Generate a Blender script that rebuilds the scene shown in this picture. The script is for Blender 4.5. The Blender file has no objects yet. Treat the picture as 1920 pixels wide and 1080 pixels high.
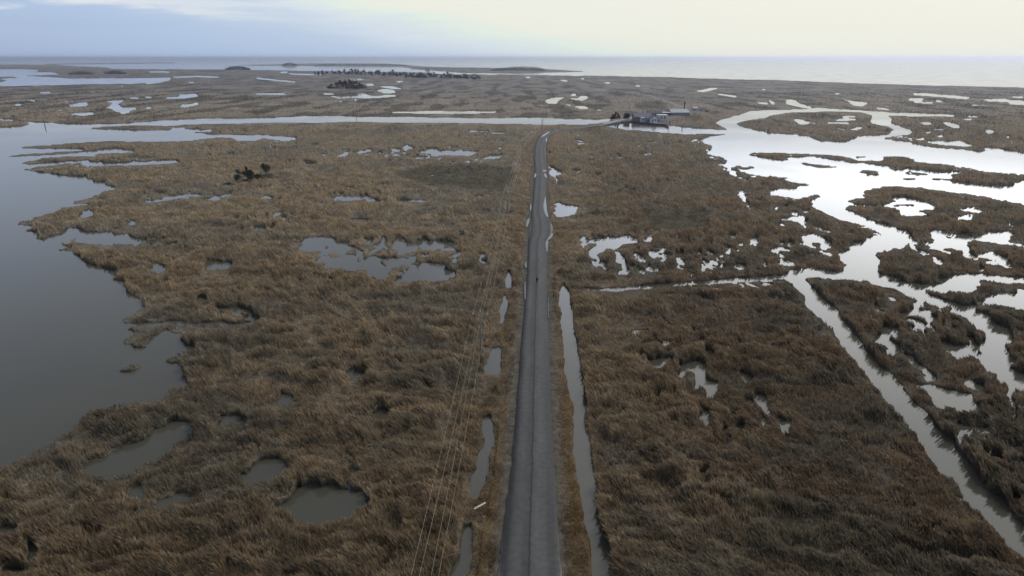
import bpy, bmesh, math, random
import numpy as np
from mathutils import Vector
R = math.radians
# ------------------------------------------------------------------ camera model
FPX = 1251.0; HC = 55.0; PT = math.atan(432/1251.0); CP, SP = math.cos(PT), math.sin(PT)
def unproj(px, py, z=0.0):
    a = (px-960)/FPX; b = (540-py)/FPX
    dx = a; dy = CP + b*SP; dz = -SP + b*CP
    t = (HC-z)/(-dz)
    return t*dx, t*dy
def proj(X, Y, Z=0.0):
    Zr = Z-HC
    dep = Y*CP - Zr*SP
    return 960+FPX*X/dep, 540-FPX*(Y*SP+Zr*CP)/dep
# ------------------------------------------------------------------ outlines of the shores (image pixels read off in zoomed tiles)
TO = {'00':(0,80),'10':(480,80),'20':(960,80),'30':(1440,80),'01':(0,350),'11':(480,350),'21':(960,350),'31':(1440,350),
      '02':(0,600),'12':(480,600),'22':(960,600),'32':(1440,600),'03':(0,810),'13':(480,810),'23':(960,810),'33':(1440,810),'F':None}
def T(s):
    out = []; cur = None
    for tok in s.split():
        if ',' not in tok: cur = TO[tok]; continue
        x, y = tok.split(','); x = float(x); y = float(y)
        out.append((x, y) if cur is None else (cur[0]+x/4, cur[1]+y/4))
    return out
W = []   # ('w' or 'l', points) painted in order
def w(s): W.append((1, T(s)))
def l(s): W.append((0, T(s)))
def slim(s, d=1.2):  # thin pool along a line
    p = T(s); W.append((1, [(x, y-d*.5) for x, y in p] + [(x, y+d*.5) for x, y in reversed(p)]))
# sea beyond the marsh
w('F -2500,100 -2500,121 -900,121 0,120.5 100,121 145,124 200,126 210,129 420,130 480,131 600,133 700,134 790,135 830,139 1050,140 1090,141 1130,142 1240,144 1300,146 1380,148.5 1440,149 1560,154 1680,158 1800,161 1920,163.5 2100,168 2900,184 4500,205 4500,100')
l('F 82,119.5 200,118 330,117 330,118.8 200,120 90,121.5')
l('F 440,122 530,120 560,119 600,118.5 730,119.5 790,124 830,126 960,127 1020,129 1090,133 1098,134.5 1050,136 1000,137 950,138 870,137.5 790,131 750,126 600,124.2 480,123.7')
# far left lake
w('00 -1800,190 0,200 170,200 290,205 280,215 160,220 400,225 440,235 400,240 200,245 180,250 420,262 520,270 1000,268 1280,262 1270,280 1200,300 1100,310 1090,298 950,310 900,305 500,315 300,320 0,325 -1800,340')
l('00 -1800,248 100,254 150,265 0,272 60,285 0,300 -1800,310')
# bay on the left with the channel across
w('F -1200,245 -300,243 0,240 60,235 50,228 0,225.5 -400,225 -400,222 00 0,575 160,588 240,598 350,600 500,612 700,612 900,610 1100,595 1300,580 1500,570 1920,565 10 0,570 240,560 400,552 960,560 1920,568 20 0,562 300,568 500,575 640,578 735,572 830,575 900,585 900,605 760,612 740,600 620,605 480,612 380,608 240,612 0,605 10 1920,605 1300,598 1000,595 700,592 400,598 0,600 00 1920,600 1700,605 1400,612 1300,622 1000,618 800,625 690,635 680,650 800,655 1000,660 1250,660 1290,640 1380,640 1400,650 1580,655 1570,665 1370,672 1480,682 1600,690 1700,690 1920,695 10 0,690 100,698 300,712 300,725 210,735 60,715 0,735 00 1920,735 1780,735 1740,712 1650,708 1510,722 1440,735 1300,738 1150,740 1000,738 900,745 900,1010 640,1005 640,1020 780,1060 870,1085 01 700,75 560,110 565,135 700,132 450,165 345,200 140,262 130,290 230,297 195,330 260,350 265,385 350,390 500,325 520,315 600,310 640,330 760,345 900,360 1000,380 1100,405 1040,430 900,420 800,430 610,415 600,390 570,370 420,410 560,395 490,430 460,480 600,510 620,540 690,570 720,590 830,610 840,660 900,700 960,780 1020,840 1050,880 1080,905 1000,930 950,970 945,1015 1100,1026 1700,1018 1740,1028 1900,1024 1900,1036 02 1250,35 950,55 965,100 965,180 1100,200 1130,180 1160,110 1230,85 1290,110 1370,120 1360,160 1400,210 1500,210 1400,240 1280,280 1180,315 1130,335 1290,325 1380,350 1390,380 1380,430 1340,480 1400,495 1470,490 1350,510 1250,545 1100,600 940,640 730,680 560,780 530,850 430,880 300,960 180,1045 60,1050 0,1070 F -150,930 -500,1080 -1200,1400')
l('00 120,790 200,775 400,765 500,755 700,740 920,735 1000,1010 640,1005 520,1005 400,990 300,975 200,967 140,955 300,925 500,905 640,895 640,885 400,897 200,918 130,908 230,885 400,855 600,850 700,850 700,820 600,830 300,850 80,862 40,850 120,840 400,820 640,808 650,802 410,798 200,796')
w('00 700,812 880,790 900,800 1030,812 1000,822 720,832 690,852 600,850 600,828')
w('00 640,888 760,900 960,900 1000,890 1090,895 1200,885 1320,880 1330,900 1100,915 900,920 680,925 600,915')
l('02 900,375 930,340 1000,310 1040,330 1090,315 1100,345 1060,365 1020,375')
slim('00 950,855 1100,862 1180,858')
# ponds on the left
for s in ['F 162,878 207,852 225,840 275,822 300,804 332,788 365,791 370,805 360,815 340,825 327,835 315,850 287,862 257,868 245,885 217,893 195,897 175,892',
 '02 1640,740 1740,725 1830,740 1840,780 1790,795 1680,790',
 '13 170,570 200,510 280,450 400,400 560,395 750,420 850,480 860,550 760,640 650,690 480,725 390,715 300,650',
 '13 -80,390 0,410 120,350 210,290 220,230 100,210 0,230 -60,260 -80,330',
 'F 905,785 925,780 930,800 928,832 922,840 920,860 915,880 905,905 890,930 878,925 880,895 888,880 895,850 905,840 910,820 903,800',
 '13 1560,720 1640,700 1650,800 1640,900 1620,1000 1580,1080 1540,1500 1300,1500 1450,1080 1480,980 1520,930 1530,850',
 '12 1750,260 1780,210 1840,200 1860,260 1845,370 1800,395 1720,390 1690,350 1730,330',
 'F 953,508 960,514 962,522 958,536 946,537 948,524','F 947,552 951,556 951,580 943,600 934,604 937,580',
 '11 320,400 400,388 565,372 590,410 660,435 720,460 770,480 805,500 810,545 900,528 1100,540 1190,550 1100,570 1000,640 970,670 930,680 880,650 860,620 780,605 720,630 680,620 540,595 540,570 450,560 470,530 540,520 550,490 540,480 520,510 440,480 350,470 345,440',
 '11 1010,700 1080,680 1130,640 1180,580 1280,570 1390,570 1420,600 1480,650 1440,680 1350,700 1250,700 1120,690 1060,720',
 '11 890,450 900,420 930,390 960,400 960,450',
 '11 1020,390 1080,390 1140,410 1190,440 1250,405 1310,400 1420,420 1380,465 1300,460 1250,480 1230,450 1170,450 1180,490 1080,475 1030,460 1060,440',
 '11 1400,470 1460,463 1480,480 1420,487','11 1480,490 1520,485 1530,510 1490,515','11 1660,500 1690,500 1730,560 1745,575 1720,570 1690,540 1660,530',
 '11 560,95 600,75 760,70 840,75 880,95 960,100 940,115 850,110 800,95 700,100 620,95','11 1050,105 1180,95 1220,105 1300,110 1230,120 1150,115',
 '11 0,60 60,65 130,75 190,95 150,95 50,80','01 1540,570 1720,565 1730,590 1680,615 1550,600',
 '01 1050,115 1200,95 1300,65 1500,55 1520,65 1400,75 1240,105 1100,120','01 1520,95 1600,85 1720,45 1740,50 1600,105',
 '01 570,215 640,180 740,200 650,225','01 960,255 1030,260 1020,285 960,275','01 1150,575 1200,570 1240,610 1230,635 1170,625',
 '01 1500,830 1560,825 1580,860 1510,865','01 1640,900 1760,890 1780,920 1900,950 1920,1000 1870,1010 1860,960 1740,940',
 '12 720,400 760,370 810,380 830,430 770,460 710,460 690,430','12 170,600 210,560 300,600 270,640 190,650','12 910,700 960,665 1020,680 1000,710 930,720',
 '03 950,430 1060,400 1080,440 1060,500 1000,490','03 1220,490 1380,470 1390,500 1250,560 1100,590 1000,640 970,650 1020,600 1200,550',
 '03 -200,740 110,720 140,760 50,780 -200,780','03 250,850 370,860 350,930 250,990 200,1040 130,1080 60,1060 220,1000 260,900','03 1680,960 1750,940 1780,980 1700,1030',
 '10 1000,520 1400,514 1800,514 1780,526 1400,530 1100,528','10 560,400 620,405 760,400 765,380 800,378 840,395 900,400 1050,395 1040,402 850,415 700,415 610,418',
 '10 910,360 960,350 1040,355 1045,375 950,378','10 900,325 1030,330 1060,340 1110,345 1050,350 960,335','10 830,308 880,310 880,322 830,320',
 '10 1050,290 1110,286 1080,299','10 740,425 770,428 745,437','10 620,438 650,440 640,448',
 '10 190,218 240,218 230,229 180,229','10 600,850 640,833 700,838 630,852','10 700,815 760,820 880,795 860,812 780,830',
 '10 1000,810 1030,795 1070,800 1060,815','10 1110,795 1130,788 1125,810',
 '10 1215,820 1300,800 1350,793 1360,815 1560,813 1640,820 1690,806 1640,832 1600,847 1450,840 1300,852 1340,835','10 1670,867 1740,850 1830,843 1820,867 1700,872',
 '10 480,838 500,832 510,848','00 520,470 560,450 640,445 660,465 640,478 540,480',
 '00 740,478 790,485 860,455 800,442 900,433 940,433 880,460 920,485 950,490 1050,493 970,505 970,520 920,535 900,520 860,515 850,495',
 '00 520,535 600,528 700,523 700,537 620,543','00 1250,408 1340,408 1360,388 1470,388 1490,400 1380,417 1260,417','00 1320,480 1400,463 1500,448 1500,462 1380,487',
 '00 1060,490 1140,483 1140,497',]:
    w(s)
for s in ['11 740,245 860,255','10 700,272 800,276','10 510,382 580,385','10 0,384 240,386','10 0,265 50,271 170,284 300,296','10 250,233 400,240 500,240','10 1590,661 1740,668','10 1760,677 1860,677','10 370,908 415,908',
          '00 1300,258 1500,254 1640,258','00 1120,218 1270,220','00 970,413 1040,415','00 1090,408 1140,411','00 430,504 480,507','00 490,435 520,440','00 220,431 265,436','00 110,465 165,467','00 300,374 385,377','00 910,320 925,330','00 1425,297 1455,300']:
    slim(s, 1.8)
for s in ['11 490,440 530,430 565,450 550,470 510,465','11 550,492 600,480 660,500 640,530 590,540 560,520','11 670,480 720,460 750,480 720,520 680,510','11 720,540 760,520 800,540 780,557 730,557','11 925,560 960,530 997,545 992,580 960,610 923,600','11 1070,435 1100,430 1120,450 1080,458']:
    l(s)
# pool at the bridge and channel to the river
w('20 690,618 740,612 800,598 880,598 1040,605 1170,615 1180,628 1300,635 1500,650 1640,660 1640,672 1610,685 1450,680 1300,685 1100,670 960,655 850,650 740,632')
for s in ['20 250,430 290,420 400,408 350,430 335,455 270,452','20 420,412 500,415 520,400 560,403 570,420 530,432 440,420','20 440,388 470,383 480,398 450,400','20 390,456 450,463 440,474','20 470,478 540,478 565,497 500,493',
 '20 1380,362 1460,350 1490,339 1550,342 1480,360 1440,372','20 1530,380 1600,387 1690,403 1680,412 1560,392','20 1830,445 1880,448 1920,450 1920,459 1860,457',
 '20 580,843 600,845 622,862 605,858','20 300,925 320,935 330,955 375,965 330,1010 305,990 295,950','20 318,1015 332,1015 336,1055 328,1055','20 430,955 530,958 480,978','20 620,983 680,990 640,996','20 975,783 1050,808 1035,810','20 1335,732 1380,728 1375,738',
 '21 315,130 370,118 400,140 470,150 490,190 400,210 355,228 330,190','21 490,398 600,405 700,393 770,380 840,383 930,388 945,412 830,425 790,450 700,462 665,475 650,545 600,532 570,500 600,470 620,430',
 '21 770,545 800,515 855,530 800,547','21 850,592 880,580 925,573 900,598','21 1030,460 1050,488 1140,473 1120,502 1035,517','21 1060,552 1160,543 1120,562','21 990,585 1020,600 1000,604','21 1235,493 1270,500 1240,506',
 '21 1612,497 1633,472 1648,497','21 1378,492 1392,472 1395,490','21 1400,578 1430,588 1410,592','21 1530,583 1572,600 1550,606','21 1700,15 1730,30 1760,90 1795,180 1770,155 1730,85',
 'F 1055,541 1160,540 1210,535.5 1310,528.2 1372,522.5 1440,519 1475,516 1475,522 1440,523 1372,526.5 1310,531.2 1210,538.5 1160,542.8',
 'F 1048,545 1050,570 1053,600 1057,650 1062,700 1069,745 1077,765 1074,830 1083,885 1095,950 1105,1005 1113,1080 1135,1300 1190,1300 1150,1080 1145,1035 1132,1005 1122,960 1117,922 1110,847 1100,810 1098,775 1096,725 1090,687 1082,657 1078,625 1072,590 1068,560 1068,548 1056,533',
 '22 950,257 980,248 1000,280 1100,310 1160,285 1240,310 1200,332 1100,332 1000,302','22 1215,375 1250,360 1290,405 1240,432','22 1425,440 1470,457 1440,482','22 1380,720 1400,680 1460,668 1462,770 1430,792','22 1620,725 1690,665 1672,752','22 1525,885 1565,785 1605,872','22 1095,605 1130,545 1142,580','22 1840,735 1900,780 1860,792','23 1280,265 1380,320 1400,300 1500,300 1400,335']:
    w(s)
for s in ['20 105,259 135,260','20 365,281 410,288','20 520,269 537,271','20 700,301 740,302','20 925,325 962,326','20 630,502 672,503','20 450,732 520,738','20 930,770 960,775','20 1868,353 1892,354','20 100,262 140,262']:
    slim(s, 1.7)
slim('F 962,139.5 1060,140.5 1090,141.5', 1.2)
l('21 362,158 400,160 440,165 430,173 370,170')
l('F 1100,238.5 1118,232.5 1145,226 1170,221 1192,216.5 1220,213 1220,231 1190,229.5 1165,230.5 1150,233 1130,236.5')
# canal running down on the right
w('31 130,690 160,640 350,615 380,660 260,680 350,770 440,860 520,930 560,1000 640,1080 32 700,160 760,260 830,340 930,410 980,480 1060,570 1130,650 1240,750 1310,850 1390,910 1430,1000 1480,1080 33 1390,90 1470,190 1580,330 1650,430 1740,500 1800,560 1860,640 1920,690 F 2030,1100 2200,1300 2100,1300 1980,1120 33 1920,980 1870,940 1780,870 1740,790 1640,660 1530,560 1440,420 1380,340 1280,290 1230,210 1190,110 1100,0 32 1200,960 1100,850 1050,770 950,690 890,600 830,510 770,440 720,370 620,280 580,220 530,130 500,60 440,30 31 450,1030 380,970 320,920 270,870 290,840 260,800 200,740')
# the river
w('''20 1515,600 1600,570 1700,545 1780,515 1920,508 30 0,508 150,506 300,498 400,490 500,498 700,510 900,525 1150,534 1400,543 1400,553 1150,549 890,543 930,570 920,600 1000,635 1080,665 1060,690 1000,690 870,712 880,727 1050,745 1200,780 1450,805 1600,820 1640,810 1590,782 1700,790 1920,830 F 2100,300 2900,390 2900,520 2100,410 1920,384
31 1700,85 1500,50 1220,22 1190,10 1200,5 1000,-5 840,-5 720,25 710,80 610,95 605,120 680,135 800,145 950,120 930,90 1000,70 1100,95 1230,130 1240,160 1110,180 1240,230 1120,215 1010,205 1010,170 900,152 720,150 630,135 565,150 620,190 720,240 820,270 900,290 1040,325 1070,360 1090,390 1040,425 950,460 850,490 830,520 800,560 820,600 900,670 1000,705 1130,725 1250,720 1350,680 1420,660 1440,650 1600,665 1700,672 1920,676 F 2200,530 2200,538 31 1920,718 1610,688 1590,700 1600,740 1540,740 1530,770 1350,790 1310,800 1240,780 1090,735 1070,745 1170,790 1240,820 1370,870 1480,905 1520,890 1650,825 1730,800 1830,800 1920,782 F 2100,550 2100,580 31 1920,915 1830,900 1700,875 1590,870 1590,920 1550,930 1560,945 1640,950 1700,1000 1780,1060 32 1720,40 1820,130 1860,145 1800,180 1780,260 1840,310 1800,360 1920,410 2300,520 2300,560 1920,490 1840,510 1840,560 1890,640 1900,790 1890,810 1870,790 1880,720 1850,620 1800,530 1750,450 1680,380 1600,290 1590,200 1600,90 1510,0 31 1500,1000 1350,900 1210,885 1150,850 1050,800 900,745 700,700 480,680 320,660 260,680 130,690 130,680 160,635 370,615 400,630 590,635 610,600 580,560 550,520 580,480 620,440 700,410 840,370 830,330 700,280 580,255 480,210 370,165 330,120 370,90 390,60 350,50 300,75 200,85 0,50 0,30 100,22 200,15 240,0 30 330,1065 90,1028 200,1015 0,992 20 1900,1005 1800,990 1700,960 1800,945 1810,930 1650,920 1640,940 1670,1000 1640,980 1590,900 1610,880 1590,860 1470,830 1500,800 1500,775 1420,745 1430,725 1480,705 1600,695 1640,660''')
for s in ['20 1690,600 1760,580 1920,558 30 0,545 200,517 400,515 600,515 700,520 790,545 780,600 900,630 945,655 900,690 720,700 650,720 600,745 400,745 330,715 200,690 0,680 20 1870,665 1740,635 1690,615',
 '30 0,823 370,833 520,843 620,858 665,882 560,887 430,872 350,862 170,862 150,884 60,884 40,868 0,868 20 1820,852 1755,846 1830,822',
 '30 645,850 740,848 750,867 655,870','30 775,855 808,863 790,875','30 245,898 290,896 350,912 450,918 545,936 440,948 380,938 270,918','30 855,853 1000,848 1080,868 1115,893 1180,898 1300,908 1500,933 1650,968 1920,988 2150,1020 2150,1060 1920,1032 1850,1068 1700,1078 1540,1063 1380,1042 1225,1032 1225,1016 1400,1018 1380,985 1480,972 1300,972 1200,962 1050,942 960,963 915,952 900,927 750,912 585,900 585,883 850,883 870,870',
 '30 683,953 740,952 845,970 840,998 740,993 690,973','30 1008,987 1050,960 1235,990 1120,1003','30 1008,1013 1110,1013 1115,1033 1018,1033','31 20,18 60,15 70,25 30,30','31 960,125 1090,130 1100,150 960,152']:
    l(s)
l('30 1380,1003 1480,1010 1470,1030 1400,1030')
w('30 1180,740 1360,743 1440,736 1530,775 1400,772 1250,754')
for s in ['31 1425,165 1560,163 1600,180 1500,187','31 1400,230 1500,218 1570,225 1480,247','31 1220,330 1270,325 1380,350 1540,370 1640,360 1700,335 1820,335 1860,360 1800,375 1790,400 1850,428 1920,428 2100,440 2100,450 1920,440 1800,432 1700,410 1550,395 1500,430 1480,470 1350,455 1300,470 1220,460 1290,450 1240,420 1215,370',
 '31 1540,500 1620,510 1700,495 1780,520 1850,525 1720,542 1600,532','31 150,240 210,228 300,258 270,288 240,257','31 260,380 330,358 450,398 492,450 430,467 400,432 320,412','31 0,88 70,105 20,102','31 28,450 85,510 112,570 90,540',
 '31 895,818 980,833 930,838','31 890,965 1030,960 1080,928 1200,928 1250,1000 1200,1002 1150,972 1000,972','31 1370,988 1440,1020 1400,1015','31 1580,603 1640,618 1600,622',
 '30 135,428 210,433 240,458 340,490 260,487 140,458','30 15,430 60,455 30,462','30 540,418 600,433 650,438 750,453 710,477 640,472 620,450','30 1085,378 1300,388 1515,408 1500,422 1320,407 1100,392','30 1050,418 1160,418 1150,452 1100,447 1090,432 1055,432',
 '30 1610,426 1780,423 1830,438 1920,438 2100,450 2100,480 1920,465 1820,462 1790,442 1650,437','30 200,573 260,573 280,588 330,593 300,607 230,612','30 550,555 620,544 680,553 580,563','30 490,580 600,569 690,576 560,587','30 600,652 700,631 715,640 630,657',
 '30 1120,593 1230,596 1230,614 1170,614','30 1320,598 1360,598 1420,608 1450,640 1390,637 1350,622','30 1172,668 1232,668 1200,684','30 1265,702 1322,683 1312,710','30 1348,675 1402,690 1380,692','30 1630,656 1692,658 1682,682 1640,677','30 1780,698 1832,698 1800,717','30 1108,727 1180,710 1172,730',
 '32 810,110 880,98 905,145 850,132','32 900,218 950,222 1050,270 1000,265 910,243','32 1108,288 1132,288 1142,340 1200,380 1275,450 1220,452 1180,400 1118,330','32 1110,483 1240,483 1330,518 1490,553 1500,600 1550,640 1582,700 1440,712 1390,672 1310,652 1240,580 1220,540 1150,502',
 '32 1060,38 1140,60 1200,73 1160,102 1080,62','32 1330,33 1405,60 1370,62','32 1400,278 1492,300 1430,298','32 1520,798 1642,818 1600,837 1530,827','32 1430,840 1500,828 1512,860 1440,882 1400,922 1393,905 1420,870','32 1540,868 1582,890 1550,888',
 '33 1560,128 1640,158 1730,178 1737,222 1660,202 1590,162','33 1830,218 1920,248 2100,300 2100,320 1920,268 1850,242','33 1740,498 1800,503 1920,508 1920,532 1800,532']:
    w(s)
for s in ['30 870,470 905,478','30 820,493 905,500','30 1160,451 1230,449','30 1265,437 1320,445','30 1530,466 1645,467','30 1830,406 1920,409','30 500,381 537,385','30 450,599 610,607','30 510,645 580,649','30 1230,647 1310,650','30 1490,551 1570,556','31 1060,1045 1130,1060 1190,1078','33 1620,112 1680,125']:
    slim(s, 1.8)
for s in ['31 1305,363 1350,368 1392,390 1340,392','31 1428,378 1515,398 1450,400','32 1225,540 1260,560 1240,575','32 1340,670 1380,660 1420,680 1400,705 1350,700']:
    l(s)
# vegetation patches that differ in kind: (weight slot, points)
DARKP = [T('F 735,325 800,312 880,308 960,315 965,340 940,362 860,355 780,345'), T('F 1240,180 1330,176 1400,180 1420,190 1330,196 1250,188'), T('F 1200,395 1330,400 1330,430 1220,428')]
GOLDP = [T('F 1034,590 1052,590 1058,650 1063,700 1070,745 1077,765 1074,830 1083,885 1095,950 1105,1005 1113,1080 1150,1300 1080,1300 1062,1080 1050,900 1040,760'),
         T('F 935,780 968,700 972,760 955,860 935,1000 915,1080 870,1300 840,1300 895,1080 905,1000 925,900')]
BROKEN = [T('F 1085,440 1420,440 1440,505 1110,512'), T('F 1180,640 1300,640 1500,760 1480,810 1300,800'), T('F 1500,440 1570,450 1560,480 1480,500 1390,470'), T('F 1450,380 1550,400 1560,440 1460,420'), T('F 640,272 940,268 945,306 640,300'), T('F 600,448 880,438 900,520 620,500'),
  T('F 1640,560 1760,560 1830,640 1850,760 1880,900 1780,820 1640,690'), T('F 1490,216 1900,216 1900,275 1720,262 1500,240'), T('F 1700,445 1900,450 1900,500 1720,490'), T('F 1330,255 1440,340 1400,345 1320,300'), T('F 420,405 580,395 560,430 430,430'), T('F 100,200 380,180 380,205 120,212'), T('F 600,180 760,182 760,195 600,196')]
HAZE = 1/12500.; GLOW = 4.2; LEFTUP = .5; EXPO = 0
# ------------------------------------------------------------------ noise
_rng = np.random.RandomState(7)
_perm = np.concatenate([_rng.permutation(512)]*2)
_ang = _rng.rand(512)*2*np.pi; _gx = np.cos(_ang); _gy = np.sin(_ang)
def gnoise(x, y):
    xi = np.floor(x).astype(np.int64); yi = np.floor(y).astype(np.int64); xf = x-xi; yf = y-yi; xi &= 511; yi &= 511
    def g(a, b, fx, fy):
        h = _perm[_perm[a & 511] + (b & 511)]; return _gx[h]*fx + _gy[h]*fy
    u = xf*xf*xf*(xf*(xf*6-15)+10); v = yf*yf*yf*(yf*(yf*6-15)+10)
    a = g(xi, yi, xf, yf); b = g(xi+1, yi, xf-1, yf); c = g(xi, yi+1, xf, yf-1); d = g(xi+1, yi+1, xf-1, yf-1)
    return ((a+(b-a)*u)*(1-v) + (c+(d-c)*u)*v)*1.5
def fbm(x, y, wl, octs, cell=None, gain=.5, seed=0.0):
    out = 0; amp = 1.0
    for o in range(octs):
        n = gnoise(x/wl+seed*17.3+o*5.1, y/wl+seed*9.7-o*3.7)
        if cell is not None: n = n*np.clip((wl/cell-1.5)/1.5, 0, 1)
        out = out + amp*n; amp *= gain; wl *= .5
    return out
def sst(a, b, x):
    t = np.clip((x-a)/(b-a), 0, 1); return t*t*(3-2*t)
# ------------------------------------------------------------------ lattice
SS = 1.7
xs = list(np.arange(-120, 2040+.1, SS))
st = SS; a = -120; left = []
while a > -3600: st *= 1.05; a -= st; left.append(a)
st = SS; a = xs[-1]; right = []
while a < 5500: st *= 1.05; a += st; right.append(a)
PX = np.array(left[::-1]+xs+right)
ys = []; d = 1.6
while d < 1080:
    ys.append(108+d); d += min(SS, .35+d*.012)
while d < 1500:
    ys.append(108+d); d += 4
PY = np.array(ys)
NC, NR = len(PX), len(PY)
def raster(polys, px, py, base=0):
    m = np.full((len(py), len(px)), base, np.float32)
    for val, P in polys:
        P = np.array(P); x0, y0 = P[:, 0], P[:, 1]; x1, y1 = np.roll(x0, -1), np.roll(y0, -1)
        r0, r1 = np.searchsorted(py, y0.min()), np.searchsorted(py, y0.max(), side='right')
        for r in range(r0, r1):
            Y = py[r]; c = (y0 <= Y) != (y1 <= Y)
            if not c.any(): continue
            X = np.sort(x0[c] + (Y-y0[c])*(x1[c]-x0[c])/(y1[c]-y0[c]))
            k = np.searchsorted(px, X)
            for i in range(0, len(k)-1, 2): m[r, k[i]:k[i+1]] = val
    return m
def mids(v, n):
    dv = np.gradient(v); return np.concatenate([(v + dv*((i+.5)/n-.5))[:, None] for i in range(n)], 1).ravel()
def ssraster(polys):
    m = raster(polys, mids(PX, 2), mids(PY, 3)); return m.reshape(NR, 3, NC, 2).mean((1, 3))
def blur(m):
    m = np.pad(m, 1, mode='edge'); m = (m[:-2]+2*m[1:-1]+m[2:])/4; return (m[:, :-2]+2*m[:, 1:-1]+m[:, 2:])/4
STR = [T(t)[0] for t in ('F 1055,541','F 1048,545','31 130,690','F 905,785','13 1560,720','12 1750,260','F 953,508','F 947,552')]
WS = [p for p in W if p[1][0] in STR and len(p[1]) > 4]; W = [p for p in W if not (p[1][0] in STR and p[0] == 1)]
WS = [(v_, [((sum(q[0] for q in P_)/len(P_))+(x-sum(q[0] for q in P_)/len(P_))*.8, y) for x, y in P_] if max(q[0] for q in P_) < 965 else P_) for v_, P_ in WS]
water = ssraster(W); straight = ssraster(WS)
GX, GY = np.meshgrid(PX, PY)
WX, WY = unproj(GX, GY)
cell = np.maximum(np.gradient(WY, axis=0)*-1, 0)*.5 + np.abs(np.gradient(WX, axis=1))*.5
def sample_px(F, px, py):
    i = np.clip(np.interp(py, PY, np.arange(NR)), 0, NR-1.001); j = np.clip(np.interp(px, PX, np.arange(NC)), 0, NC-1.001)
    a = i.astype(int); b_ = j.astype(int); u = i-a; v = j-b_
    return (F[a, b_]*(1-u)+F[a+1, b_]*u)*(1-v)+(F[a, b_+1]*(1-u)+F[a+1, b_+1]*u)*v
amp = (.9+.0022*WY)
d1 = fbm(WX, WY, 6+.0, 4, cell, gain=.6, seed=51)*amp*1.3; d2 = fbm(WX, WY*.7, 6, 4, cell, gain=.6, seed=52)*amp*1.3
d1 += fbm(WX, WY*.3, 26, 3, cell*.5, seed=53)*amp*.8*sst(150, 400, WY)
px_, py_ = proj(WX+d1, np.maximum(WY+d2, 1)); water = sample_px(water, GX+np.clip(px_-GX, -9, 9), GY+np.clip(py_-GY, -4, 4))
land = 1-water
for _ in range(7): land = blur(land)
water = water - .9*sst(.42, .62, fbm(WX, WY*.8, 3.4, 3, cell, seed=54))*sst(.12, .3, land)*sst(60, 90, np.abs(GX-960)*0+GY-40)
brk = blur(blur(ssraster([(1, p) for p in BROKEN])))
bn = 1.1*fbm(WX, WY*.62, 4.2, 3, cell*.62, seed=61)+.5*fbm(WX, WY*.3, 16, 2, cell*.3, seed=62)*sst(330, 500, WY)+.35*fbm(WX, WY, 20, 2, cell, seed=63)
water = np.maximum(water, .95*brk*sst(.54, .61, bn))
water = np.maximum(np.clip(water, 0, 1), sample_px(straight, GX+np.clip((px_-GX)*.22, -3, 3), GY))
# reeds stand about a metre above the ground they hide: water stretched toward the camera, land in front of it flattened
base = water.copy(); row_h = np.gradient(PY); s = np.clip(.0095*(PY-108)*(.45+.55*sst(200, 420, PY-108)), 0, 9)
for k in range(1, 12):
    sh = np.vstack([base[:1].repeat(k, 0), base[:-k]])
    ok = (np.cumsum(row_h)-np.concatenate([np.zeros(k), np.cumsum(row_h)[:-k]]) <= s)[:, None]
    water = np.where(ok, np.maximum(water, sh), water)
water = np.maximum(blur(water), .85*water)
prox = (water > .4).astype(np.float32); p0 = prox.copy(); s2 = np.clip(.034*(PY-108), 0, 36)
for k in range(1, 23):
    sh = np.vstack([p0[:1].repeat(k, 0), p0[:-k]]); ok = (np.cumsum(row_h)-np.concatenate([np.zeros(k), np.cumsum(row_h)[:-k]]) <= s2)[:, None]
    prox = np.where(ok, np.maximum(prox, sh), prox)
for _ in range(3): prox = blur(prox)
prox = prox*(1-.55*sst(300, 620, PY-108))[:, None]
n1 = fbm(WX, WY, 3.2, 3, cell, seed=1)
mini = sst(.93, .99, 1-np.abs(fbm(WX, WY*1.4, 17, 3, cell, seed=41)))*sst(.15, .35, fbm(WX, WY, 55, 2, cell, seed=42))*sst(14, 25, np.abs(WX-.035*WY))*(1-sst(420, 700, WY))
water = np.maximum(water, .8*mini)
n2 = fbm(WX, WY*.28, 40, 4, cell*.3, seed=31)*sst(350, 900, WY)
wm = water + (.24*n1+.22*n2)*np.clip(4*water*(1-water)+.12, 0, 1)
# road corridor
RL = [(905,1300),(933,1080),(943,1000),(961,850),(976,660),(987.5,530),(990,470),(993,430),(997,400),(1002,330),(1001,290),(1003,272),(1010,258),(1019,250),(1034,244.5),(1060,240.5),(1100,235.5),(1130,229.5)]
RR = [(1075,1300),(1053,1080),(1047,1000),(1037,850),(1030,660),(1025.5,530),(1025,470),(1024,430),(1023,400),(1025,330),(1023,290),(1023,272),(1027.5,258),(1034,251),(1044,246.5),(1066,243),(1104,238),(1132,232)]
def pline(P, z=.7): return [Vector((*unproj(x, y, z), z)) for x, y in P]
rl, rr = pline(RL), pline(RR)
rc = [(a+b)/2 for a, b in zip(rl, rr)]
def dist_line(X, Y, pts, ret_t=False):
    best = np.full(np.shape(X), 1e9)
    for p, q in zip(pts[:-1], pts[1:]):
        dx, dy = q[0]-p[0], q[1]-p[1]; L2 = dx*dx+dy*dy
        t = np.clip(((X-p[0])*dx+(Y-p[1])*dy)/L2, 0, 1)
        best = np.minimum(best, np.hypot(X-p[0]-t*dx, Y-p[1]-t*dy))
    return best
droad = dist_line(WX, WY, rc)
track = [unproj(x, y) for x, y in [(1290,209),(1283,204),(1262,196),(1240,188),(1215,180),(1185,174),(1160,170.5),(1120,168)]]
dtrack = dist_line(WX, WY, track)
dark = blur(blur(blur(ssraster([(1, p) for p in DARKP])))); gold = blur(ssraster([(1, p) for p in GOLDP]))
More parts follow.
